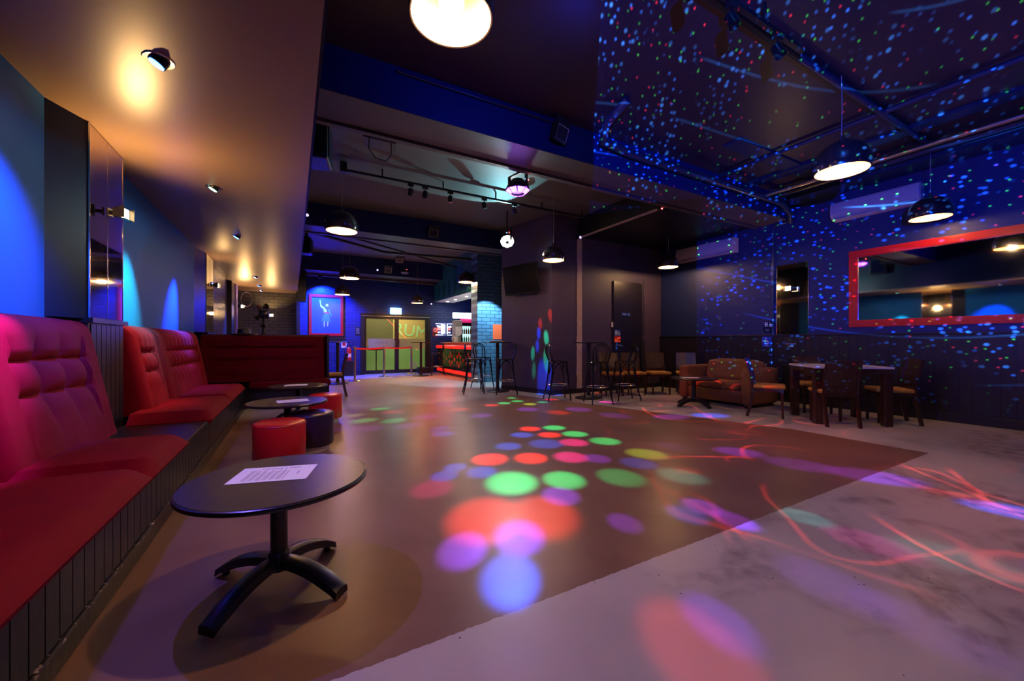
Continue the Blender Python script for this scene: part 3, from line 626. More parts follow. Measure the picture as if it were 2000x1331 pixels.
b = rbox(-.42, .42, 0, .1, -.1, .1, .01, 2); t = tag(obj('light_box', b, 'whiteglow', loc=(5.45, 13.36, 2.08)), 'bright white light box sign above the drinks fridge', 'sign')
b = BM(); box(b, -.36, .5, 0, .06, -.1, .1); box(b, .4, .6, 0, .06, -.7, .35); tag(obj('magenta_board', b, 'magenta', loc=(5.72, 13.5, 1.93)), 'magenta board framing the top and side of the drinks fridge', 'board')
t = thing('grey_cabinet', 'tall grey wall cabinet between the menu screen and the fridge', 'cabinet', (5.2, 13.3, 1.12))
obj('body', rbox(-.14, .14, 0, .3, .0, .78, .01, 2), 'grey', t); obj('label_panel', rbox(-.12, .12, -.008, 0, .22, .55, .003, 1), 'white', t)
t = thing('glass_jug', 'clear jug standing on the bar top in front of grey cabinet', 'jug', (4.95, 12.9, 1.12))
obj('jug_body', lathe(BM(), [(.07, 0), (.075, .01), (.09, .2), (.085, .2), (.07, .012), (0, .012)], 20, cap0=True, cap1=False), 'glassware', t, True)
b = BM(); tube(b, [(-.08, 0, .17), (-.15, 0, .15), (-.15, 0, .07), (-.08, 0, .04)], .01, 8); obj('handle', b, 'glassware', t, True)
tag(obj('bar_tap', add(lathe(BM(), [(.04, 0), (.04, .02), (.025, .03), (.025, .22), (.035, .24), (.03, .26)], 16), tube(BM(), [(0, 0, .2), (-.08, 0, .2), (-.09, 0, .15)], .012, 8)), 'black', loc=(4.97, 12.45, 1.12), smooth=True), 'black beer tap standing on the bar top', 'tap')

# orange poster on the brick column
tag(obj('orange_poster', rbox(-.17, .17, -.006, 0, -.21, .21, .002, 1), 'orange', loc=(5.10, 9.978, 1.41)), 'plain orange poster on the pale blue brick column', 'poster')
lamp('column_light', 'SPOT', (4.7, 9.3, 2.5), (.35, .72, 1), 220, (4.72, 10.0, 1.2), .05, 84, .2)

# ------------------------------------------------------------------ left booths
b = BM(); box(b, -1.29, -.72, -2.0, 7.98, .0, .40)
k = -2.0
while k < 7.9: box(b, -.724, -.706, k+.003, k+.088, .10, .385); k += .092
base = thing('bench_base', 'long black plank bench base under the red seats along the left wall', 'bench base', (0, 0, 0)); obj('plank_front', b, 'plank', base)
obj('top_board', rbox(-1.29, -.655, 3.46, 4.36, .40, .43, .008, 2), 'tabletop', base)
b = rbox(-.72, -.695, -2.0, 7.98, 0, .095, .006, 2); obj('skirting', b, 'skirting', base)
def cushion(y0, y1, label, z=.385, x0=-1.2, x1=-.625, h=.115):
    b = BM(); nx_, ny_ = 16, max(8, int((y1-y0)*12))
    def P(i, j):
        u, v = i/nx_, j/ny_
        x = x0+(x1-x0)*u; y = y0+(y1-y0)*v
        e = min(1, min((x1-x)/.10, (y-y0)/.07, (y1-y)/.07)); e = max(0, e)
        hh = h*(.30+.70*math.sqrt(1-(1-e)**2))
        puff = .018*math.sin(PI*u)*math.sin(PI*v)
        return x, y, z+hh+puff
    g_ = [[b.verts.new(P(i, j)) for j in range(ny_+1)] for i in range(nx_+1)]
    for i in range(nx_):
        for j in range(ny_): b.faces.new((g_[i][j], g_[i+1][j], g_[i+1][j+1], g_[i][j+1]))
    bd = [g_[i][0] for i in range(nx_+1)]+[g_[nx_][j] for j in range(1, ny_+1)]+[g_[i][ny_] for i in range(nx_-1, -1, -1)]+[g_[0][j] for j in range(ny_-1, 0, -1)]
    lo = [b.verts.new((v.co.x-(.02 if v.co.x > x1-.01 else 0), v.co.y, z)) for v in bd]; n = len(bd)
    for k in range(n): b.faces.new((bd[k], bd[(k+1) % n], lo[(k+1) % n], lo[k]))
    b.faces.new(lo)
    o = obj('seat_cushion', b, 'red', smooth=True); return tag(o, label, 'cushion', 'red velvet bench cushions')
cushion(-1.9, .9, 'red velvet seat cushion nearest the camera at the lower left corner', z=.402)
cushion(.91, 2.65, 'red velvet seat cushion in front of the purple-lit backrest', z=.402)
cushion(2.66, 3.46, 'short red velvet seat cushion ending at the wooden shelf', z=.402)
cushion(4.37, 5.60, 'red velvet seat cushion just beyond the wooden shelf', z=.402)
cushion(5.61, 7.12, 'farthest red velvet seat cushion next to the dark red booth', z=.402)
def backrest(y0, y1, ch, label, mat_='red', group='tufted red backrests'):
    L = y1-y0; b = BM(); ny_ = max(60, int(L*80)); nz_ = 70
    zb, zt = .47, 1.285; xb, xt = -1.13, -1.285
    m0 = .24 if L > 1 else .17; a0, a1 = m0/L, 1-m0/L
    r1, r2 = .45, .69
    def P(i, j):
        u, v = i/ny_, j/nz_
        ed = max(0, min(1, min(u*L/.10, (1-u)*L/.10, (1-v)/.16)))
        if v > .84: ed = min(ed, max(0, (1-v)/.16))
        rnd = math.sqrt(max(0, 1-(1-ed)**2))
        th = .03+.115*rnd
        x = xb+(xt-xb)*v-.13+th*1.0
        # rows and channels of tufts
        ls = abs(math.sin(PI*(u-a0)/(a1-a0)*ch))**.55 if a0 < u < a1 else 1
        inside = max(0, min(1, min((u-a0+.02)/.03, (a1+.02-u)/.03)))
        if r1 <= v <= r2:
            lt = math.sin(PI*(v-r1)/(r2-r1))**.5; dd = .062*(1-ls*lt)
        else:
            t_ = (r1-v)/r1 if v < r1 else (v-r2)/(1-r2)
            lt = min(1, t_/.22)**.5; dd = .062*(1-lt)*(1-.3*ls)+.055*(1-ls)*math.exp(-(t_/.5)**2)*lt
        x -= dd*inside-.012*inside
        z = zb+(zt-zb)*v; return x, y0+L*u, z
    g_ = [[b.verts.new(P(i, j)) for j in range(nz_+1)] for i in range(ny_+1)]
    for i in range(ny_):
        for j in range(nz_): b.faces.new((g_[i][j], g_[i+1][j], g_[i+1][j+1], g_[i][j+1]))
    bd = [g_[i][0] for i in range(ny_+1)]+[g_[ny_][j] for j in range(1, nz_+1)]+[g_[i][nz_] for i in range(ny_-1, -1, -1)]+[g_[0][j] for j in range(nz_-1, 0, -1)]
    lo = [b.verts.new((-1.41, v.co.y, v.co.z)) for v in bd]; n = len(bd)
    for k in range(n): b.faces.new((bd[k], bd[(k+1) % n], lo[(k+1) % n], lo[k]))
    b.faces.new(lo)
    o = obj('backrest', b, mat_, smooth=True); return tag(o, label, 'backrest', group)
backrest(1.2, 2.66, 4, 'tufted red backrest cut off by the left edge, lit purple')
backrest(2.68, 3.98, 3, 'tufted red backrest in front of the first pillar, lit purple at top')
backrest(4.68, 5.44, 3, 'narrow tufted red backrest just beyond the mirror pillar, lit pink')
backrest(5.47, 7.55, 9, 'wide tufted red backrest under the blue light pool')
b = BM(); box(b, -1.419, -1.30, 3.99, 4.67, .41, .43)
b.free()
# dark red booth across the room
t = thing('booth_bench', 'dark red upholstered booth with horizontal channels and black end panel', 'booth', (0, 8.2, 0))
b = BM(); nx_, nz_ = 40, 40; x0, x1 = -1.36, .56
def PB(i, j):
    u, v = i/nx_, j/nz_; x = x0+(x1-x0)*u
    ed = max(0, min(1, min((x1-x)/.07, (1-v)/.07))); rnd = math.sqrt(max(0, 1-(1-ed)**2))
    ins = max(0, min(1, min((x-x0-.12)/.04, (x1-x-.18)/.04)))
    y = -.02+.20*v+.12-.12*rnd
    for r_ in (.46, .72): y += .035*ins*math.exp(-((v-r_)/.018)**2)
    for c_ in (.25, .59, .85): y -= .02*ins*math.exp(-((v-c_)/.09)**2)
    return x, y, .44+.81*v
g_ = [[b.verts.new(PB(i, j)) for j in range(nz_+1)] for i in range(nx_+1)]
for i in range(nx_):
    for j in range(nz_): b.faces.new((g_[i][j], g_[i+1][j], g_[i+1][j+1], g_[i][j+1]))
bd = [g_[i][0] for i in range(nx_+1)]+[g_[nx_][j] for j in range(1, nz_+1)]+[g_[i][nz_] for i in range(nx_-1, -1, -1)]+[g_[0][j] for j in range(nz_-1, 0, -1)]
lo = [b.verts.new((v.co.x, .33, v.co.z)) for v in bd]; n = len(bd)
for k in range(n): b.faces.new((bd[k], bd[(k+1) % n], lo[(k+1) % n], lo[k]))
b.faces.new(lo); obj('backrest', b, 'darkred', t, True)
obj('seat', rbox(-.64, .60, -.42, .06, .34, .46, .04, 4), 'darkred', t, True)
b = BM(); box(b, -1.36, .56, -.21, .34, 0, .335); box(b, -1.36, .565, .335, .38, 0, 1.262); obj('base', b, 'black', t)
b = BM(); box(b, .563, .60, .0, .38, .0, 1.262); obj('end_panel', b, 'black', t)
b = rbox(-.69, .56, -.235, -.21, 0, .1, .005, 1); obj('skirting', b, 'plank', t)

# ------------------------------------------------------------------ low round tables, papers, stools
def make_low_table():
    t = thing('coffee_table', '', 'table', (0, 0, 0), 0, 'low round pedestal tables')
    b = lathe(BM(), [(.375, 0), (.383, .004), (.385, .012), (.383, .02), (.375, .024)], 64, (0, 0, .476)); obj('rim', b, 'edge', t, True)
    obj('table_top', lathe(BM(), [(.374, .5002), (.374, .5012)], 64), 'tabletop', t)
    b = BM(); lathe(b, [(.12, .46), (.12, .476)], 24); tube(b, [(0, 0, .09), (0, 0, .47)], .036, 20); lathe(b, [(.05, .08), (.045, .15), (.036, .16)], 24); obj('column', b, 'blackmetal', t, True)
    for k in range(4):
        a = PI/4+k*PI/2; M = Matrix.Rotation(a, 4, 'Z'); b = BM()
        rings = []
        for q in range(11):
            s = q/10; x = .02+.32*s; zc = .118-.095*s**2.2; wd = .034+.006*s; th = .022 if s < .9 else .018
            rings.append([b.verts.new(M @ Vector(p)) for p in ((x, -wd, zc-th), (x, wd, zc-th), (x, wd*.9, zc+th*.7), (x, wd*.45, zc+th), (x, -wd*.45, zc+th), (x, -wd*.9, zc+th*.7))])
        for p_, q_ in zip(rings, rings[1:]):
            for i in range(6): b.faces.new((p_[i], p_[(i+1) % 6], q_[(i+1) % 6], q_[i]))
        b.faces.new(rings[0][::-1]); b.faces.new(rings[-1])
        leg = obj('leg', b, 'blackmetal', t, True)
        b = BM(); tube(b, [M @ Vector((.315, 0, 0)), M @ Vector((.315, 0, .012))], .016, 12); obj('foot_pad', b, 'black', leg)
    return t
T1 = make_low_table(); T1.location = (-.056, 2.13, 0); T1.rotation_euler = (0, 0, .02); T1['label'] = 'round black coffee table nearest the camera with a white menu on it'
for loc, rz, lb in (((-.047, 4.81, 0), .3, 'round black coffee table behind the front red stool'), ((.071, 6.49, 0), .1, 'farthest round coffee table in front of the dark red booth'), ((6.159, 4.505, 0), .65, 'round black coffee table in front of the brown sofa')):
    dup(T1, loc, rz, lb)
def paper(x, y, rz, lb, z=.5013, w=.148, h=.105, txt=False):
    t = thing('menu_sheet', lb, 'menu', (x, y, z), rz, 'white menu sheets on tables')
    b = BM(); box(b, -w, w, -h, h, 0, .0012); obj('sheet', b, 'paper', t)
    if txt:
        b = BM(); rs = random.Random(5)
        for k in range(26):
            x0 = -w*.72+k*w*1.1/26; y1 = h*.25+rs.random()*h*.35
            box(b, x0, x0+.0022, -h*.78, y1, .0012, .0015) if k % 4 else None
        for k in range(17):
            if k in (9, 11): continue
            x0 = -w*.45+k*w*1.05/17; box(b, x0, x0+.006, h*.66, h*.66+.009, .0012, .0015); 
        box(b, w*.62, w*.64, -h*.2, h*.2, .0012, .0015); obj('print', b, 'ink', t)
    else:
        b = BM(); [box(b, -w*.6+k*.02, -w*.6+k*.02+.003, -h*.7, h*.6, .0012, .0015) for k in range(8)]; obj('print', b, 'grey', t)
paper(-.077, 2.19, -.27, 'white printed menu sheet on the nearest coffee table', txt=True, w=.165, h=.112)
paper(-.0, 4.80, .1, 'white menu sheet on the coffee table behind the front red stool')
paper(.04, 6.52, -.1, 'white menu sheet on the farthest coffee table by the booth')
paper(6.10, 4.53, -.6, 'white menu sheet on the coffee table by the brown sofa')
def make_stool(m_, lb):
    t = thing('drum_stool', lb, 'stool', (0, 0, 0), 0, 'drum stools')
    obj('drum', lathe(BM(), [(.17, .066), (.205, .070), (.215, .085), (.215, .372), (.208, .392), (.19, .40), (0, .404)], 48), m_, t, True)
    obj('piping', lathe(BM(), [(.216, .376), (.2185, .380), (.216, .384)], 48, cap0=False, cap1=False), m_, t, True)
    obj('base', lathe(BM(), [(.165, 0), (.17, .006), (.17, .066)], 40), 'white', t, True); return t
st = make_stool('redleather', 'red drum stool in front, between the two nearest coffee tables'); st.location = (-.103, 4.08, 0)
dup(st, (.40, 6.10, 0), 0, 'red drum stool beside the farthest coffee table')
st2 = make_stool('blackleather', 'dark purple drum stool half hidden behind the front red stool'); st2.location = (.17, 4.60, 0)
st.location = (-.105, 4.22, 0)

# ------------------------------------------------------------------ tripod
t = thing('tripod_ornament', 'black camera-like figure on a tripod behind the dark red booth', 'tripod', (-.52, 9.5, 0))
for a in (.5, 2.6, 4.7):
    b = BM(); tube(b, [(0, 0, 1.45), (.16*math.cos(a)*2, .16*math.sin(a)*2, 0.0)], [.018, .014], 8); obj('leg', b, 'black', t, True)
b = BM(); tube(b, [(0, 0, 1.4), (0, 0, 1.62)], .025, 10); lathe(b, [(.05, 1.42), (.06, 1.46), (.03, 1.5)], 16); obj('column', b, 'black', t, True)
b = rbox(-.09, .09, -.05, .05, 1.6, 1.78, .015, 2); b = add(b, tube(BM(), [(-.05, -.05, 1.66), (-.12, -.1, 1.60)], [.03, .05], 12)); b = add(b, tube(BM(), [(-.06, 0, 1.78), (-.10, 0, 1.86)], .03, 10)); b = add(b, lathe(BM(), [(.05, 0), (.06, .03), (.03, .1), (0, .12)], 12, (.04, 0, 1.80))); obj('camera_head', b, 'gloss', t, True)
obj('red_knob', lathe(BM(), [(0, -.03), (.03, 0), (0, .03)], 12, (-.08, -.03, 1.84)), 'signred', t, True)
tag(obj('black_hat', lathe(BM(), [(.22, 0), (.21, .012), (.11, .02), (.10, .1), (.05, .13), (0, .135)], 24), 'black', loc=(-.78, 8.56+.1, 1.262-.0), smooth=True), 'low black rounded lid resting on the booth back edge', 'lid')

# ------------------------------------------------------------------ wooden chairs
def make_chair(mat_='wood'):
    # faces +Y in its own frame
    t = thing('dining_chair', '', 'chair', (0, 0, 0), 0, 'dark wooden dining chairs')
    b = BM(); box(b, -.20, .20, -.19, .20, .385, .43); obj('seat_frame', b, mat_, t)
    b = rbox(-.215, .215, -.185, .225, .43, .485, .024, 3); obj('seat', b, 'seatgold', t, True)
    for s in (-1, 1):
        b = BM(); box(b, -.019, .019, -.019, .019, 0, .39)
        for v in b.verts:
            if v.co.z < .1: v.co.x *= .72; v.co.y *= .72; v.co.y += .012
        bmesh.ops.translate(b, vec=(s*.178, .178, 0), verts=b.verts[:]); obj('leg', b, mat_, t)
        b = BM(); pts = [(-.26, 0), (-.21, .25), (-.185, .44), (-.20, .6), (-.275, .885)]
        rings = [[b.verts.new((s*.185+dx*.017, y+dy*.02, z)) for dx, dy in ((-1, -1), (1, -1), (1, 1), (-1, 1))] for y, z in pts]
        for p_, q_ in zip(rings, rings[1:]):
            for i in range(4): b.faces.new((p_[i], p_[(i+1) % 4], q_[(i+1) % 4], q_[i]))
        b.faces.new(rings[0][::-1]); b.faces.new(rings[-1]); obj('leg', b, mat_, t)
    b = BM(); pts = [(-.188, .40), (-.192, .55), (-.232, .72), (-.277, .888)]
    rings = [[b.verts.new((x, y+dy-(0 if abs(x) > .1 else .012), z)) for x, dy in ((-.205, -.012), (0, -.012), (.205, -.012), (.205, .012), (0, .012), (-.205, .012))] for y, z in pts]
    for p_, q_ in zip(rings, rings[1:]):
        for i in range(6): b.faces.new((p_[i], p_[(i+1) % 6], q_[(i+1) % 6], q_[i]))
    b.faces.new(rings[0][::-1]); b.faces.new(rings[-1]); obj('backrest', b, mat_, t)
    return t
def face(dx, dy): return math.atan2(dy, dx)-PI/2
C0 = make_chair(); C0.location = (6.33, 3.36, 0); C0.rotation_euler = (0, 0, face(.45, -.89)); C0['label'] = 'dark chair with gold seat, side-on between sofa and dining table'
for loc, d, lb in (((6.50, 2.60, 0), (.68, .73), 'dark chair with its flat back to the camera at the dining table'),
                   ((7.36, 3.22, 0), (-.72, -.69), 'dark chair on the wall side of the dining table, facing the camera'),
                   ((7.36, 2.27, 0), (-.62, .78), 'dark chair at the right end of the dining table, mostly hidden'),
                   ((.72, 8.95, 0), (-1, .05), 'dark chair with yellow seat standing right of the dark red booth'),
                   ((5.93, 6.30, 0), (-.45, -.89), 'dark chair with gold seat behind the bar stools, farthest left in its row'),
                   ((6.45, 6.18, 0), (-.45, -.89), 'dark chair with gold seat before the toilet door, second in its row'),
                   ((6.98, 5.98, 0), (-.5, -.86), 'dark chair with gold seat right of the toilet door'),
                   ((7.50, 5.66, 0), (-.75, -.66), 'dark chair with gold seat just left of the brown sofa')):
    dup(C0, loc, face(*d), lb)
t = thing('dining_table', 'square dining table with pale top and thick dark legs', 'table', (6.865, 2.69, 0), math.radians(-42.3))
hx, hy = .45, .38
obj('table_top', rbox(-hx-.01, hx+.01, -hy-.01, hy+.01, .765, .792, .004, 2), 'marble', t)
b = BM(); box(b, -hx, hx, -hy, hy, .70, .765); obj('apron', b, 'wood', t)
for sx in (-1, 1):
    for sy in (-1, 1): obj('leg', rbox(sx*hx-(.095 if sx > 0 else 0), sx*hx+(.095 if sx < 0 else 0), sy*hy-(.095 if sy > 0 else 0), sy*hy+(.095 if sy < 0 else 0), 0, .70, .004, 1), 'wood', t)

# sofa, faces -X
t = thing('sofa', 'brown suede two-seat sofa with rounded arms against the right wall', 'sofa', (7.05, 4.5, 0))
obj('base', rbox(-.36, .42, -.52, .52, .06, .30, .03, 3), 'suede', t, True)
obj('seat_cushion', rbox(-.40, .2, -.51, .51, .29, .43, .05, 4), 'suede', t, True)
def back_cush():
    b = BM(); g_ = []; nu, nv = 24, 14
    for side in (0, 1):
        gg = [[None]*(nv+1) for _ in range(nu+1)]
        for i in range(nu+1):
            for j in range(nv+1):
                u, v = i/nu, j/nv; ed = min(1, min(u, 1-u)*10, min(v, 1-v)*6); rr = math.sqrt(max(0, 1-(1-ed)**2))
                y = -.52+1.04*u; z = .41+.40*v*(1-.12*abs(2*u-1)**4); th = .11*rr
                gg[i][j] = b.verts.new((.20+.12*v+(-th if side == 0 else th), y, z))
        g_.append(gg)
    for gg, fl in zip(g_, (1, 0)):
        for i in range(nu):
            for j in range(nv): f = (gg[i][j], gg[i+1][j], gg[i+1][j+1], gg[i][j+1]); b.faces.new(f)
    bmesh.ops.remove_doubles(b, verts=b.verts[:], dist=.0005); return b
obj('back_cushion', back_cush(), 'suede', t, True)
obj('back_frame', rbox(.34, .46, -.52, .52, .1, .74, .04, 3), 'suede', t, True)
for s in (-1, 1): obj('arm', rbox(-.41, .46, s*.61-.095, s*.61+.095, .05, .675, .065, 5), 'suede', t, True)
b = BM(); [box(b, x-.03, x+.03, y-.03, y+.03, 0, .07) for x in (-.34, .4) for y in (-.6, .6)]; obj('feet', b, 'black', t)

# ------------------------------------------------------------------ bar-height tables and bentwood stools
def make_bar_table(lb, loc, r=.34, lit=True):
    t = thing('bar_table', lb, 'table', loc, 0, 'tall round bar tables')
    obj('table_top', lathe(BM(), [(r-.01, 1.10), (r, 1.105), (r, 1.118), (r-.01, 1.123), (0, 1.123)], 48), 'gloss', t, True)
    b = BM(); tube(b, [(0, 0, .02), (0, 0, 1.10)], .04, 20); obj('column', b, 'black', t, True)
    obj('base', lathe(BM(), [(.27, 0), (.275, .008), (.26, .018), (.08, .03), (.05, .06)], 40), 'blackmetal', t, True)
    return t
BT = make_bar_table('tall round bar table beside the angled wall under the television', (4.10, 8.06, 0))
dup(BT, (5.18, 6.16, 0), 0, 'tall round bar table in front of the bare plaster strip')
dup(BT, (3.70, 12.85, 0), 0, 'tall round bar table between entrance doors and the bar')
dup(BT, (1.05, 11.5, 0), 0, 'tall round bar table behind the yellow-seated chair')
tag(obj('wooden_tray', rbox(-.14, .14, -.10, .10, 0, .028, .006, 2), 'barwood', loc=(4.12, 8.12, 1.1235)), 'small brown tray lying on the bar table under the television', 'tray')
def arc(c, r, a0, a1, n, f): return [f(c, r, a0+(a1-a0)*k/n) for k in range(n+1)]
def make_bar_stool():
    t = thing('bar_stool', '', 'bar stool', (0, 0, 0), 0, 'black bentwood bar stools')
    obj('seat', lathe(BM(), [(.17, .735), (.185, .74), (.188, .752), (.18, .762), (.0, .756)], 36), 'gloss', t, True)
    for s in (-1, 1):
        b = BM(); tube(b, [(s*.13, .13, .74), (s*.15, .155, .4), (s*.185, .20, 0)], [.016, .015, .012], 10); obj('leg', b, 'gloss', t, True)
    # rear legs run up into the hoop of the back
    for s in (-1, 1):
        b = BM(); tube(b, [(s*.14, -.14, .76), (s*.145, -.16, .5), (s*.17, -.2, .2), (s*.2, -.25, 0)], [.016, .016, .014, .012], 10); obj('leg', b, 'gloss', t, True)
    def hoop(w, z0, top, y0, y1, r):
        pts = []
        for k in range(17):
            a = PI*k/16; c = math.cos(a)
            pts.append((w*math.copysign(abs(c)**.8, c), y1, top-w*1.05+w*1.05*math.sin(a)))
        l = [(w*.86, y0, z0), (w*.96, (y0+y1)/2, (z0+top-w)/2)]
        pts = l+pts+[(-x, y, z) for x, y, z in l[::-1]]
        b = BM(); tube(b, pts, r, 8); return b
    obj('back_hoop', hoop(.165, .745, 1.085, -.145, -.205, .0135), 'gloss', t, True)
    obj('inner_hoop', hoop(.10, .75, 1.05, -.155, -.20, .010), 'gloss', t, True)
    b = BM(); pts = [(.185*math.cos(2*PI*k/28), .185*math.sin(2*PI*k/28)-.005, .30) for k in range(29)]; tube(b, pts, .010, 8); obj('foot_ring', b, 'chrome', t, True)
    b = BM()
    for a in (0, PI/2, PI, 1.5*PI):
        M = Matrix.Rotation(a, 4, 'Z'); tube(b, [M @ Vector((-.14, .14, .50)), M @ Vector((-.09, .15, .67)), M @ Vector((0, .155, .73)), M @ Vector((.09, .15, .67)), M @ Vector((.14, .14, .50))], .009, 6)
    obj('brace', b, 'gloss', t, True); return t
BS = make_bar_stool(); BS.location = (3.49, 7.98, 0); BS.rotation_euler = (0, 0, face(.87, -.3)); BS['label'] = 'bentwood bar stool left of the bar table, in front of the tiled bar'
for loc, d, lb in (((4.02, 7.50, 0), (-.87, .49), 'bentwood bar stool right of the bar table under the television'),
                   ((4.05, 8.74, 0), (.1, -1), 'bentwood bar stool behind the bar table, against the brick column'),
                   ((4.52, 6.28, 0), (.87, -.3), 'bentwood bar stool left of the plaster strip'),
                   ((4.93, 5.62, 0), (.3, .95), 'bentwood bar stool with its back to the camera at the plaster strip'),
                   ((5.62, 5.62, 0), (-.87, .35), 'bentwood bar stool right of the bar table by the toilet door'),
                   ((4.24, 12.8, 0), (-.9, .2), 'bentwood bar stool lit red at the end of the tiled bar')):
    dup(BS, loc, face(*d), lb)
tag(obj('doorstop_box', rbox(-.2, .2, -.14, .14, 0, .22, .01, 1), 'black', loc=(4.1, 13.95, 0)), 'low black box on the floor by the entrance doors', 'box')

# ------------------------------------------------------------------ stanchions
SP = [(1.55, 12.05, 0), (2.57, 13.12, 0), (3.62, 13.75, 0)]
t = thing('rope_stanchion', 'steel belt post nearest the camera, left end of the red belt', 'stanchion', SP[0], 0, 'steel belt posts')
obj('post', tube(BM(), [(0, 0, .02), (0, 0, .93)], .03, 20), 'steel', t, True); obj('base', lathe(BM(), [(.17, 0), (.175, .012), (.14, .03), (.03, .045)], 36), 'chrome', t, True); obj('belt_head', lathe(BM(), [(.034, .88), (.036, .89), (.036, .98), (.03, .99)], 20), 'grey', t, True)
dup(t, SP[1], 0, 'middle steel belt post before the left glass door'); dup(t, SP[2], 0, 'right steel belt post before the right glass door')
for (a, c, lb) in ((SP[0], SP[1], 'red barrier belt between the left and middle posts'), (SP[1], SP[2], 'red barrier belt between the middle and right posts')):
    A, Cc = Vector(a), Vector(c); dvec = (Cc-A).normalized(); nrm = Vector((-dvec.y, dvec.x, 0))*.0015; b = BM(); N2 = 12; ro = []
    for k in range(N2+1):
        p = A.lerp(Cc, .03+.94*k/N2); sag = -.02*math.sin(PI*k/N2)
        ro.append([b.verts.new(p+q+Vector((0, 0, z+sag))) for q, z in ((nrm, .91), (-nrm, .91), (-nrm, .96), (nrm, .96))])
    for p_, q_ in zip(ro, ro[1:]):
        for i in range(4): b.faces.new((p_[i], p_[(i+1) % 4], q_[(i+1) % 4], q_[i]))
    tag(obj('barrier_belt', b, 'belt'), lb, 'belt', 'red barrier belts')

# ------------------------------------------------------------------ television, air conditioners, mirrors on the right
t = thing('television', 'black flat television on the angled wall above the bar tables', 'television', (4.46, 7.58, 2.52), 0)
ang = math.atan2(1.51, -.40)
Mt = Matrix.Rotation(ang-PI/2, 4, 'Z') @ Matrix.Rotation(math.radians(-8), 4, 'Y')
obj('housing', rbox(-.05, -.012, -.54, .54, -.33, .33, .01, 2, Mt), 'gloss', t); obj('screen', rbox(-.056, -.049, -.52, .52, -.29, .31, .002, 1, Mt), 'screen', t)
b = BM(); box(b, -.02, .14, -.1, .1, -.1, .1, Matrix.Rotation(ang-PI/2, 4, 'Z')); obj('wall_bracket', b, 'black', t)
def ac_unit(lb, y0, y1, z0, z1, tilt=0):
    t = thing('air_conditioner', lb, 'air conditioner', (8.15, (y0+y1)/2, z0), 0, 'wall air conditioners'); L = (y1-y0)/2; h = z1-z0
    b = BM(); prof = [(0, 0), (-.12, 0), (-.20, h*.22), (-.215, h*.5), (-.20, h*.92), (-.17, h), (0, h)]
    A = [b.verts.new((x, -L, z)) for x, z in prof]; Bv = [b.verts.new((x, L, z)) for x, z in prof]; n = len(prof)
    b.faces.new(A[::-1]); b.faces.new(Bv)
    for k in range(n): b.faces.new((A[k], A[(k+1) % n], Bv[(k+1) % n], Bv[k]))
    bmesh.ops.bevel(b, geom=b.edges[:], offset=.012, segments=2, affect='EDGES'); obj('casing', b, 'ac', t, True)
    b = BM(); M = Matrix.Translation((-.165, 0, h*.12)) @ Matrix.Rotation(math.radians(-52), 4, 'Y'); box(b, -.045, .045, -L*.93, L*.93, -.003, .012, M); obj('outlet_flap', b, 'ac', t)
    b = BM(); box(b, -.196, -.19, -L*.93, L*.93, h*.235, h*.25); box(b, -.16, -.15, -L*.93, L*.93, h*.085, h*.095); obj('air_slot', b, 'black', t); return t
ac_unit('white wall air conditioner left, partly covered by blue light dots', 4.90, 6.30, 3.00, 3.31)
ac_unit('white wall air conditioner above the red mirror, behind a pendant lamp', 2.12, 3.22, 3.17, 3.47)
t = thing('framed_mirror', 'long wall mirror in a bright red frame on the right wall', 'mirror', (8.15, 1.75, 2.0))
b = BM(); y0, y1, z0, z1, f = -1.25, 1.27, -.63, .63, .115
for a in ((y0, y1, z1-f, z1), (y0, y1, z0, z0+f), (y0, y0+f, z0+f, z1-f), (y1-f, y1, z0+f, z1-f)): box(b, -.05, -.0, *a)
bmesh.ops.bevel(b, geom=b.edges[:], offset=.008, segments=2, affect='EDGES'); obj('frame', b, 'redframe', t)
b = BM(); box(b, -.02, -.012, y0+f-.01, y1-f+.01, z0+f-.01, z1-f+.01); obj('glass', b, 'mirror', t)
t = thing('mirror_tiles', 'narrow mirror of joined tiles on the blue wall beside the black pipe', 'mirror', (8.15, 3.90, 1.27))
for ya, yb in ((-.27, 0), (0, .25)):
    for za, zb_ in ((0, .68), (.68, 1.32)): b = BM(); box(b, -.012, -.004, ya+.001, yb-.001, za+.001, zb_-.001); obj('tile', b, 'tint', t)
b = BM(); box(b, -.014, -.004, -.278, -.271, 0, 1.325); box(b, -.014, -.004, .251, .257, 0, 1.325); obj('edge_strip', b, 'chrome', t)
b = BM(); tube(b, [(8.13, 4.22, 1.27), (8.13, 4.22, 3.25), (8.13, 4.18, 3.36), (8.13, 3.9, 3.40)], .022, 10); tube(b, [(8.09, 4.22, .13), (8.09, 4.22, 1.24)], .012, 8); tag(obj('wall_pipe', b, 'duct', smooth=True), 'black vertical pipe on the right wall between signs and mirror tiles', 'pipe')

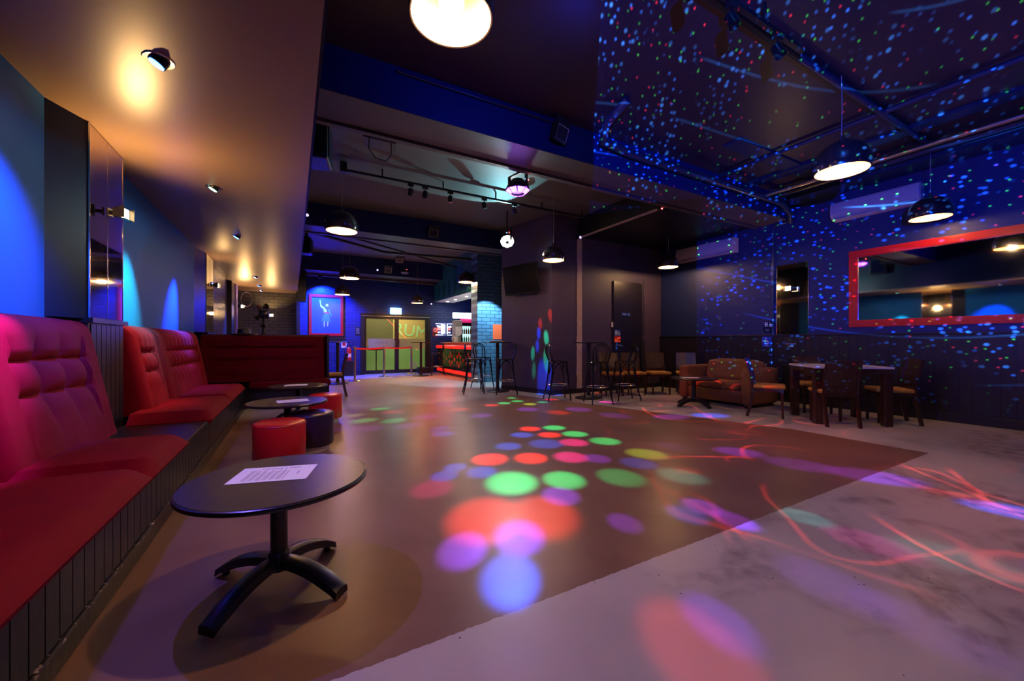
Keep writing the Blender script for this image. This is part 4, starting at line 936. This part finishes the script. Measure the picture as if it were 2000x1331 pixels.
# ------------------------------------------------------------------ wall lamps
def sconce(lb, loc, dirx, power, wdir=(0, 0, 1)):
    """small square flood with barn doors on a bracket; dirx = direction away from the wall"""
    t = thing('wall_floodlight', lb, 'wall lamp', loc, 0, 'halogen wall floodlights')
    d = Vector(dirx).normalized(); up = Vector((0, 0, 1)); f = (d*.55-up*.1+Vector(wdir)*.0).normalized()
    q = d.to_track_quat('-Y', 'Z').to_matrix().to_4x4()
    M = q
    b = BM(); box(b, -.045, .045, -.10, -.05, -.036, .036, M); box(b, -.012, .012, -.06, .0, -.012, .012, M); box(b, -.03, .03, -.012, .0, -.03, .03, M); obj('housing', b, 'blackmetal', t)
    b = BM(); box(b, -.047, .047, -.106, -.10, -.038, .038, M); obj('halogen_glass', b, 'halogen', t)
    b = BM(); box(b, -.06, .06, -.135, -.10, -.052, -.048, M); box(b, -.062, -.058, -.135, -.10, -.045, .045, M); box(b, .058, .062, -.135, -.10, -.045, .045, M); obj('barn_doors', b, 'blackmetal', t)
    lp = loc_l = Vector(loc)+d*.19+Vector((0, 0, .01))
    lamp('flood_beam', 'SPOT', lp, (1, .56, .2), power*1.7, lp+d*.5+up*1.0, .03, 150, .5)
    return t
sconce('glaring halogen floodlight on the near mirror pillar above the booths', (-1.28, 4.30, 2.16), (1, -.25, 0), 32)
sconce('halogen floodlight on the far mirror pillar at the brick wall', (-1.35, 9.25, 2.2), (1, -.2, 0), 12)
sconce('square halogen floodlight on the grey brick wall right of the tripod', (-.60, 14.88, 1.98), (0, -1, 0), 22)
STAR = sconce('starry halogen floodlight on the violet pillar left of the tripod', (-1.33, 13.35, 2.12), (.8, -.6, 0), 40)
sconce('halogen floodlight on the narrow mirror tiles of the right wall', (8.12, 3.90, 2.12), (-1, 0, 0), 5)
b = BM(); pts = [(.13*math.cos(2*PI*k/24), 0, .2*math.sin(2*PI*k/24)) for k in range(25)]; tube(b, pts, .008, 6)
obj('chrome_hoop', b, 'chrome', STAR, smooth=True, loc=(.2, -.1, .2))

# recessed coloured downlights in the lowered ceiling
def downlight(lb, x, y, m_, tilt=.5):
    t = thing('downlight', lb, 'downlight', (x, y, 2.73), 0, 'recessed gimbal downlights')
    obj('trim_ring', lathe(BM(), [(.045, -.004), (.07, -.006), (.075, 0), (.045, .0)], 28, cap0=False, cap1=False), 'steel', t, True)
    M = Matrix.Translation((0, 0, -.008)) @ Matrix.Rotation(tilt, 4, 'Y')
    b = lathe(BM(), [(.043, -.02), (.045, .02), (.02, .03)], 24); bmesh.ops.transform(b, matrix=M, verts=b.verts[:]); obj('gimbal_head', b, 'gloss', t, True)
    b = lathe(BM(), [(.037, -.024), (.037, -.021)], 24); bmesh.ops.transform(b, matrix=M, verts=b.verts[:]); obj('lamp_face', b, m_, t); return t
downlight('blue recessed downlight nearest the camera in the tan ceiling', -.665, 2.93, 'ledblue')
downlight('green-white recessed downlight second from the camera in the tan ceiling', -.713, 5.06, 'ledgreen')
downlight('pale blue recessed downlight, third from the camera in the tan ceiling', -.736, 7.22, 'ledblue')
downlight('recessed downlight, fourth from the camera in the tan ceiling', -.80, 11.5, 'ledpale')
downlight('recessed downlight, fifth from the camera in the tan ceiling', -.83, 13.2, 'ledblue')
downlight('recessed downlight farthest from the camera in the tan ceiling', -.85, 14.4, 'ledpale')
def hood(l):      # the gimbal's hood cuts the beam off along a vertical plane
    n = NT(l); x, y, z = n.sep(n.d)
    f = n.m('MULTIPLY', n.rng(x, .018, .026), n.rng(z, -.12, -.34))
    n.out(n.vec(f, (.17, .11, 1.)))
hood(lamp('downlight_room_beam', 'SPOT', (-.655, 2.93, 2.66), (1, 1, 1), 130, (.6, 2.93, 0), .012, 160, .05).data)
for x, y, col, e, aim, cone in ((-.70, 2.93, (.45, .03, 1), 100, (-1.36, 2.72, 1.22), 30), (-.72, 2.95, (.02, .15, 1), 60, (-1.42, 3.25, 1.55), 50),
                                (-.745, 5.06, (.02, 1, .65), 75, (-1.42, 5.2, 1.42), 34), (-.745, 5.06, (1, .35, .3), 12, (-1.25, 4.95, 1.0), 34),
                                (-.77, 7.2, (.01, .10, 1), 200, (-1.42, 6.85, 1.45), 30), (-.77, 7.2, (.4, .1, 1), 14, (-1.3, 6.6, 1.1), 40), (-.83, 13.2, (.01, .1, 1), 60, (-1.5, 12.5, 1.3), 44)):
    lamp('downlight_beam', 'SPOT', (x-.08, y, 2.58), col, e*11, aim, .03, cone*1.15, 1.)

# ------------------------------------------------------------------ pendants
def make_pendant(lb, loc, r, cord_top, power=None):
    t = thing('pendant_lamp', lb, 'pendant lamp', loc, 0, 'black dome pendants')
    n = 20; H0 = r*.98
    a_ = .3; zo = r*math.sin(a_); H0 = r+zo; R0 = r*math.cos(a_)
    prof = [(r*math.cos(-a_+(PI/2+a_)*k/n), zo+r*math.sin(-a_+(PI/2+a_)*k/n)) for k in range(n+1)]
    pin = [(x*.965, z*.965) for x, z in prof]
    obj('dome', lathe(BM(), prof[:-1]+[(0, H0)], 48, cap0=False), 'dome', t, True)
    b = lathe(BM(), pin[:-1]+[(0, pin[-1][1])], 48, cap0=False)
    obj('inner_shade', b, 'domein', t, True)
    obj('rim', lathe(BM(), [(R0*.965, 0), (R0*1.0, -.003), (R0, 0.001)], 48, cap0=False, cap1=False), 'dome', t, True)
    b = BM(); bmesh.ops.create_uvsphere(b, u_segments=20, v_segments=12, radius=r*.30); bmesh.ops.translate(b, vec=(0, 0, r*.38), verts=b.verts[:]); obj('bulb', b, 'bulb', t, True)
    b = BM(); tube(b, [(0, 0, H0-.01), (0, 0, H0+.05)], [.022, .014], 12); obj('cord_cap', b, 'dome', t, True)
    b = BM(); L = cord_top-loc[2]; tube(b, [(0, 0, H0+.04), (.012, 0, H0+(L-H0)*.5), (0, 0, L)], .004, 6); obj('cord', b, 'grey', t, True)
    lamp('pendant_light', 'POINT', (loc[0], loc[1], loc[2]+.012), (1, .60, .28), power or 17, size=.03)
    return t
PD = [((.73, 1.97, 2.84), .225, 'largest pendant, cut off by the top edge of the photo', 3.82), ((.66, 6.60, 2.84), .24, 'black dome pendant hanging nearest the lowered tan ceiling', 3.82), ((1.24, 10.6, 2.72), .24, 'black dome pendant second in line along the tan ceiling', 3.84), ((1.28, 12.6, 2.52), .215, 'small dome pendant in front of the blue dancer poster', 3.84),
      ((4.28, 6.10, 2.66), .215, 'glossy dome pendant in front of the angled wall', 3.84), ((4.81, 1.85, 2.84), .235, 'big dome pendant lit green on one side at upper right', 3.8), ((7.60, 1.93, 2.82), .225, 'dome pendant in front of the right air conditioner', 3.8), ((7.35, 6.02, 2.80), .22, 'dome pendant below the left air conditioner', 3.44),
      ((4.25, 10.3, 2.80), .225, 'dome pendant in front of the bar bulkhead', 3.84), ((3.45, 12.4, 2.36), .19, 'low dome pendant in front of the exit sign', 3.84)]
PW = [70, 34, 50, 30, 24, 26, 15, 44, 44, 36]
for (loc, r, lb, ct), pw in zip(PD, PW): make_pendant(lb, loc, r, ct, pw)
# added pendants behind the camera, out of view, for ambient fill light
make_pendant('added fill-light dome pendant, unseen behind the camera on the left', (.75, -1.6, 2.84), .225, 3.84, 5)
make_pendant('added fill-light dome pendant, unseen behind the camera on the right', (4.8, -1.6, 2.84), .225, 3.84, 14)

# ------------------------------------------------------------------ pipes, tracks, fixtures on the ceiling
def run(name, pts, r, lb, m_='duct', cat='pipe', n=12):
    b = BM(); tube(b, pts, r, n); return tag(obj(name, b, m_, smooth=True), lb, cat)
run('ceiling_pipe', [(1.6, 1.92, 3.80), (8.1, 1.92, 3.80)], .035, 'long ceiling pipe over the dance floor carrying the pendants')
run('ceiling_pipe', [(3.25, 3.2, 3.82), (3.22, 3.5, 3.70), (3.35, 3.72, 3.62), (3.8, 3.76, 3.60), (7.6, 3.8, 3.60), (8.0, 3.86, 3.50), (8.12, 3.9, 3.36)], .05, 'thick pipe bending down along the near blue beam')
run('ceiling_pipe', [(7.02, 4.5, 3.62), (7.02, -1, 3.62)], .03, 'slim pipe crossing under the ceiling near the right wall', m_='steel')
run('ceiling_pipe', [(7.45, 3.9, 3.72), (7.45, -1, 3.72)], .06, 'thick dark pipe under the ceiling near the right wall')
run('ceiling_pipe', [(6.0, 3.9, 3.80), (6.0, -1, 3.80)], .03, 'thin dark pipe crossing the ceiling left of the two near the right wall')
b = BM(); box(b, 5.2, 8.15, 3.1, 3.35, 3.82, 3.86); box(b, 6.75, 6.95, -1, 3.9, 3.80, 3.86); box(b, 7.7, 8.15, -2, 3.9, 3.66, 3.86); struct('trim_21', b, 'duct')
run('beam_conduit', [(.9, 3.93, 3.79), (2.75, 3.93, 3.79), (2.83, 3.93, 3.74)], .014, 'thin conduit along the top of the near blue beam')
run('ceiling_pipe', [(.3, 9.6, 3.52), (2.2, 11.2, 3.6), (5.2, 10.4, 3.5)], .035, 'bent pipe across the far ceiling bay', m_='black')
run('ceiling_pipe', [(.5, 9.9, 3.7), (5.0, 12.1, 3.5)], .025, 'straight thin pipe across the far ceiling bay', m_='black')
run('ceiling_pipe', [(.2, 13.95, 3.26), (5.2, 13.95, 3.24)], .05, 'brown pipe below the farthest beam', m_='wood')
def track(name, x0, x1, y, z, lb, heads, tl=(1, 0, 0)):
    t = thing('lighting_track', lb, 'lighting track', ((x0+x1)/2, y, z), 0); L = (x1-x0)/2
    b = BM(); box(b, -L, L, -.02, .02, 0, .035); obj('rail', b, 'black', t)
    b = BM(); box(b, -L, -L+.09, -.05, .05, -.02, .13); obj('end_feed', b, 'black', t)
    for k in range(int(2*L)): b = BM(); box(b, -L+.6+k, -L+.62+k, -.01, .01, .03, 3.85-z); obj('hanger', b, 'black', t)
    return t
track('t', .62, 7.0, 6.42, 3.70, 'black spotlight track across the second ceiling bay', None)
track('t', 1.7, 3.9, 1.78, 3.66, 'black spotlight track under the ceiling pipe at the top', None)
def track_head(lb, x, y, z, ax=.5, az=0., m_='gloss'):
    t = thing('track_spotlight', lb, 'spotlight', (x, y, z), 0, 'small black track spotlights')
    b = BM(); box(b, -.045, .045, -.02, .02, -.04, 0); tube(b, [(0, 0, -.04), (0, 0, -.09)], .008, 6); obj('mount', b, 'black', t)
    M = Matrix.Translation((0, 0, -.12)) @ Matrix.Rotation(az, 4, 'Z') @ Matrix.Rotation(ax, 4, 'X')
    b = lathe(BM(), [(.03, .05), (.042, .04), (.042, -.06), (.036, -.06)], 20); bmesh.ops.transform(b, matrix=M, verts=b.verts[:]); obj('head', b, m_, t, True)
    b = lathe(BM(), [(.035, -.052), (.035, -.05)], 20); bmesh.ops.transform(b, matrix=M, verts=b.verts[:]); obj('lens', b, 'grey', t); return t
for k, (x, nm) in enumerate(((1.68, 'leftmost'), (1.92, 'second from left'), (2.36, 'third from left'), (3.0, 'fourth from left'), (3.62, 'fifth from left, beside the violet light'))):
    track_head('small black spotlight on the middle bay track, %s' % nm, x, 6.42, 3.70, .5-.25*k, .4*k)
for x, nm in ((2.35, 'leftmost'), (2.87, 'middle'), (3.50, 'rightmost')):
    track_head('small black spotlight on the front track at the top, %s' % nm, x, 1.78, 3.66, -.4, .3)
def derby(lb, loc, m_, sc=1., rz=0., ri=.10):
    t = thing('disco_light', lb, 'disco light', loc, rz, 'multi-window disco lights')
    b = BM(); lathe(b, [(.17*sc, .0), (.15*sc, .07*sc), (.09*sc, .14*sc), (.07*sc, .15*sc)], 8); obj('housing', b, 'black', t)
    b = BM(); box(b, -.02, .02, -.19*sc, -.17*sc, .0, .24*sc); box(b, -.02, .02, .17*sc, .19*sc, 0, .24*sc); box(b, -.02, .02, -.19*sc, .19*sc, .22*sc, .24*sc); tube(b, [(0, 0, .24*sc), (0, 0, 3.86-loc[2] if loc[2] < 3.6 else .25)], .014, 8); obj('yoke', b, 'black', t)
    b = BM()
    for k in range(8):
        a0, a1 = 2*PI*(k+.08)/8, 2*PI*(k+.92)/8; r0, r1 = .165*sc, ri*sc
        p = [(r0*math.cos(a0), r0*math.sin(a0), -.004), (r0*math.cos(a1), r0*math.sin(a1), -.004), (r1*math.cos(a1), r1*math.sin(a1), -.055*sc), (r1*math.cos(a0), r1*math.sin(a0), -.055*sc)]
        vs = [b.verts.new(q) for q in p]; vt = [b.verts.new((q[0]*.97, q[1]*.97, q[2]+.004)) for q in p]
        b.faces.new(vs); b.faces.new(vt[::-1])
        for i in range(4): b.faces.new((vs[i], vs[(i+1) % 4], vt[(i+1) % 4], vt[i]))
    obj('led_window', b, m_, t)
    b = BM(); lathe(b, [(.168*sc, 0), (ri*sc, -.05*sc), (0, -.05*sc)], 8); obj('lens_bowl', b, 'black', t)
    for dx, mm in ((-.02, 'bluedot'), (.03, 'reddot')): obj('indicator', rbox(dx, dx+.015, -.185*sc, -.178*sc, .09*sc, .105*sc, .002, 1), mm, t)
    return t
derby('violet multi-window disco light hanging behind the near beam', (2.76, 4.80, 3.26), 'led_violet', 1.0, .2)
wd = derby('glaring white multi-window disco light hanging before the second beam', (3.90, 7.22, 3.22), 'led_white', .85, 0, .045)
for k_ in kids(wd):
    if not k_.name.startswith('yoke'): k_.rotation_euler = (math.radians(-48), 0, math.radians(-25))
derby('small unlit disco light under the farthest beam', (3.20, 13.0, 3.40), 'grey', .8)
lamp('violet_wash', 'SPOT', (2.76, 4.80, 3.17), (.42, .16, 1), 25, (1.2, 2.2, 0), .14, 150, .4)
lamp('white_wash', 'SPOT', (3.84, 7.02, 3.08), (1, .82, .72), 90, (1.5, 2.5, 0), .06, 130, .5)
lamp('cyan_up_beam', 'SPOT', (3.75, 7.1, 3.24), (.3, .85, 1), 130, (2.3, 5.6, 3.85), .01, 84, .05)
def flood(lb, loc, rz=0., tiltx=.35):
    t = thing('flood_fixture', lb, 'floodlight', loc, 0, 'square flood fixtures')
    M = Matrix.Rotation(rz, 4, 'Z') @ Matrix.Rotation(tiltx, 4, 'X')
    b = BM(); box(b, -.12, .12, -.01, .07, -.10, .10, M); box(b, -.13, .13, .0, .02, .10, .16, M); obj('housing', b, 'black', t)
    b = BM(); c = b.verts.new(M @ Vector((0, .035, 0))); q = [b.verts.new(M @ Vector(p)) for p in ((-.10, -.012, -.08), (.10, -.012, -.08), (.10, -.012, .08), (-.10, -.012, .08))]
    for i in range(4): b.faces.new((q[i], q[(i+1) % 4], c))
    obj('reflector', b, 'floodglass', t); return t
flood('square floodlight with faceted reflector on the near blue beam', (2.83, 3.86, 3.64), .3)
flood('square floodlight with faceted reflector on the second beam', (2.73, 8.50, 3.54))
flood('square floodlight tilted under the third ceiling bay', (2.85, 12.2, 3.62), 0, .9)
flood('square floodlight on the farthest beam beside the small disco light', (2.72, 13.22, 3.46), 0, .5)
t = thing('hanging_projector', 'dark angular light box with hanging cable loop behind the near beam', 'effect light', (.89, 4.80, 3.44))
b = BM(); prism(b, [(-.20, -.12), (.16, -.12), (.20, .1), (-.14, .12)], 0, .16); obj('housing', b, 'black', t)
b = BM(); tube(b, [(-.13, -.1, .05), (-.14, -.12, -.12), (-.07, -.13, -.22), (.05, -.13, -.23), (.11, -.12, -.14), (.11, -.1, .02)], .006, 8); obj('cable', b, 'black', t, True)
obj('indicator', rbox(.1, .112, -.125, -.118, .02, .03, .002, 1), 'reddot', t); b = BM(); box(b, -.02, .02, -.02, .02, .16, .42); obj('bracket', b, 'black', t)
def speaker(lb, loc, w_, d_, h_, rz=0.):
    t = thing('loudspeaker', lb, 'loudspeaker', loc, rz, 'black loudspeakers')
    obj('cabinet', rbox(-w_, w_, -d_, d_, 0, h_, .02, 2), 'blackmetal', t); b = BM(); box(b, w_-.001, w_+.012, -d_*.8, d_*.8, h_*.08, h_*.92); obj('grille', b, 'navy', t)
    b = BM(); box(b, -.03, .03, -.03, .03, h_, max(h_+.02, 3.86-loc[2])); obj('bracket', b, 'black', t); return t
speaker('black loudspeaker hung beside the tan ceiling edge behind the near beam', (.27, 5.2, 3.24), .12, .2, .46, -.2)
speaker('black loudspeaker hung beside the tan ceiling edge behind the second beam', (.26, 9.7, 3.04), .10, .15, .36, -.2)
speaker('tall black loudspeaker at the far end of the tan ceiling', (.22, 12.6, 2.25), .10, .15, .9, 0)
def camdome(lb, loc):
    t = thing('security_camera', lb, 'security camera', loc, 0, 'small cameras with glowing rings')
    b = BM(); tube(b, [(0, .0, 0), (0, .1, .02)], .03, 14); obj('body', b, 'black', t, True)
    M = Matrix.Translation((0, -.004, 0)) @ Matrix.Rotation(PI/2, 4, 'X'); b = BM(); disc(b, 0, 0, .024, M, .004, 18, .013); obj('infrared_ring', b, 'camring', t); return t
camdome('tiny camera with violet ring by the tan ceiling edge', (.24, 8.48, 3.55)); camdome('tiny camera with violet ring on the farthest beam', (2.38, 13.19, 3.44)); camdome('tiny camera with violet ring near the bar bulkhead', (4.47, 14.18, 2.53)); camdome('tiny camera with violet ring on the plaster strip', (5.46, 6.77, 3.40))
t = thing('red_marker_light', 'small red-glowing sensor where the plaster strip meets the beam', 'sensor', (5.54, 4.66, 3.38)); obj('body', rbox(-.1, .1, -.03, .03, 0, .05, .01, 2), 'black', t); obj('red_led', rbox(-.06, -.03, -.035, -.028, .01, .03, .002, 1), 'reddot', t)
# laser and flood behind the camera stand on a tripod-like stand
t = thing('laser_projector', 'black laser projector on a stand behind the camera', 'effect light', (LASER[0], LASER[1], 0))
obj('pole', tube(BM(), [(.14, -.1, 0), (.14, -.1, 1.4)], .02, 10), 'black', t, True); obj('case', rbox(.03, .25, -.2, 0, 1.4, 1.56, .01, 2), 'black', t)

# blue lamp that washes the dancer poster
lamp('poster_blue_light', 'SPOT', (.75, 13.7, 3.1), (.01, .06, 1), 1700, (.95, 14.3, 1.9), .04, 100, .6)
t = thing('poster_spotlight', 'small black spotlight above the blue dancer poster', 'spotlight', (.75, 13.9, 3.14)); obj('head', lathe(BM(), [(.03, 0), (.045, .01), (.045, .1), (.02, .12)], 16), 'black', t, True)
lamp('beam_blue_light', 'SPOT', (2.0, 2.2, 3.6), (.01, .04, 1), 40, (2.0, 3.95, 3.62), .05, 120, .8)
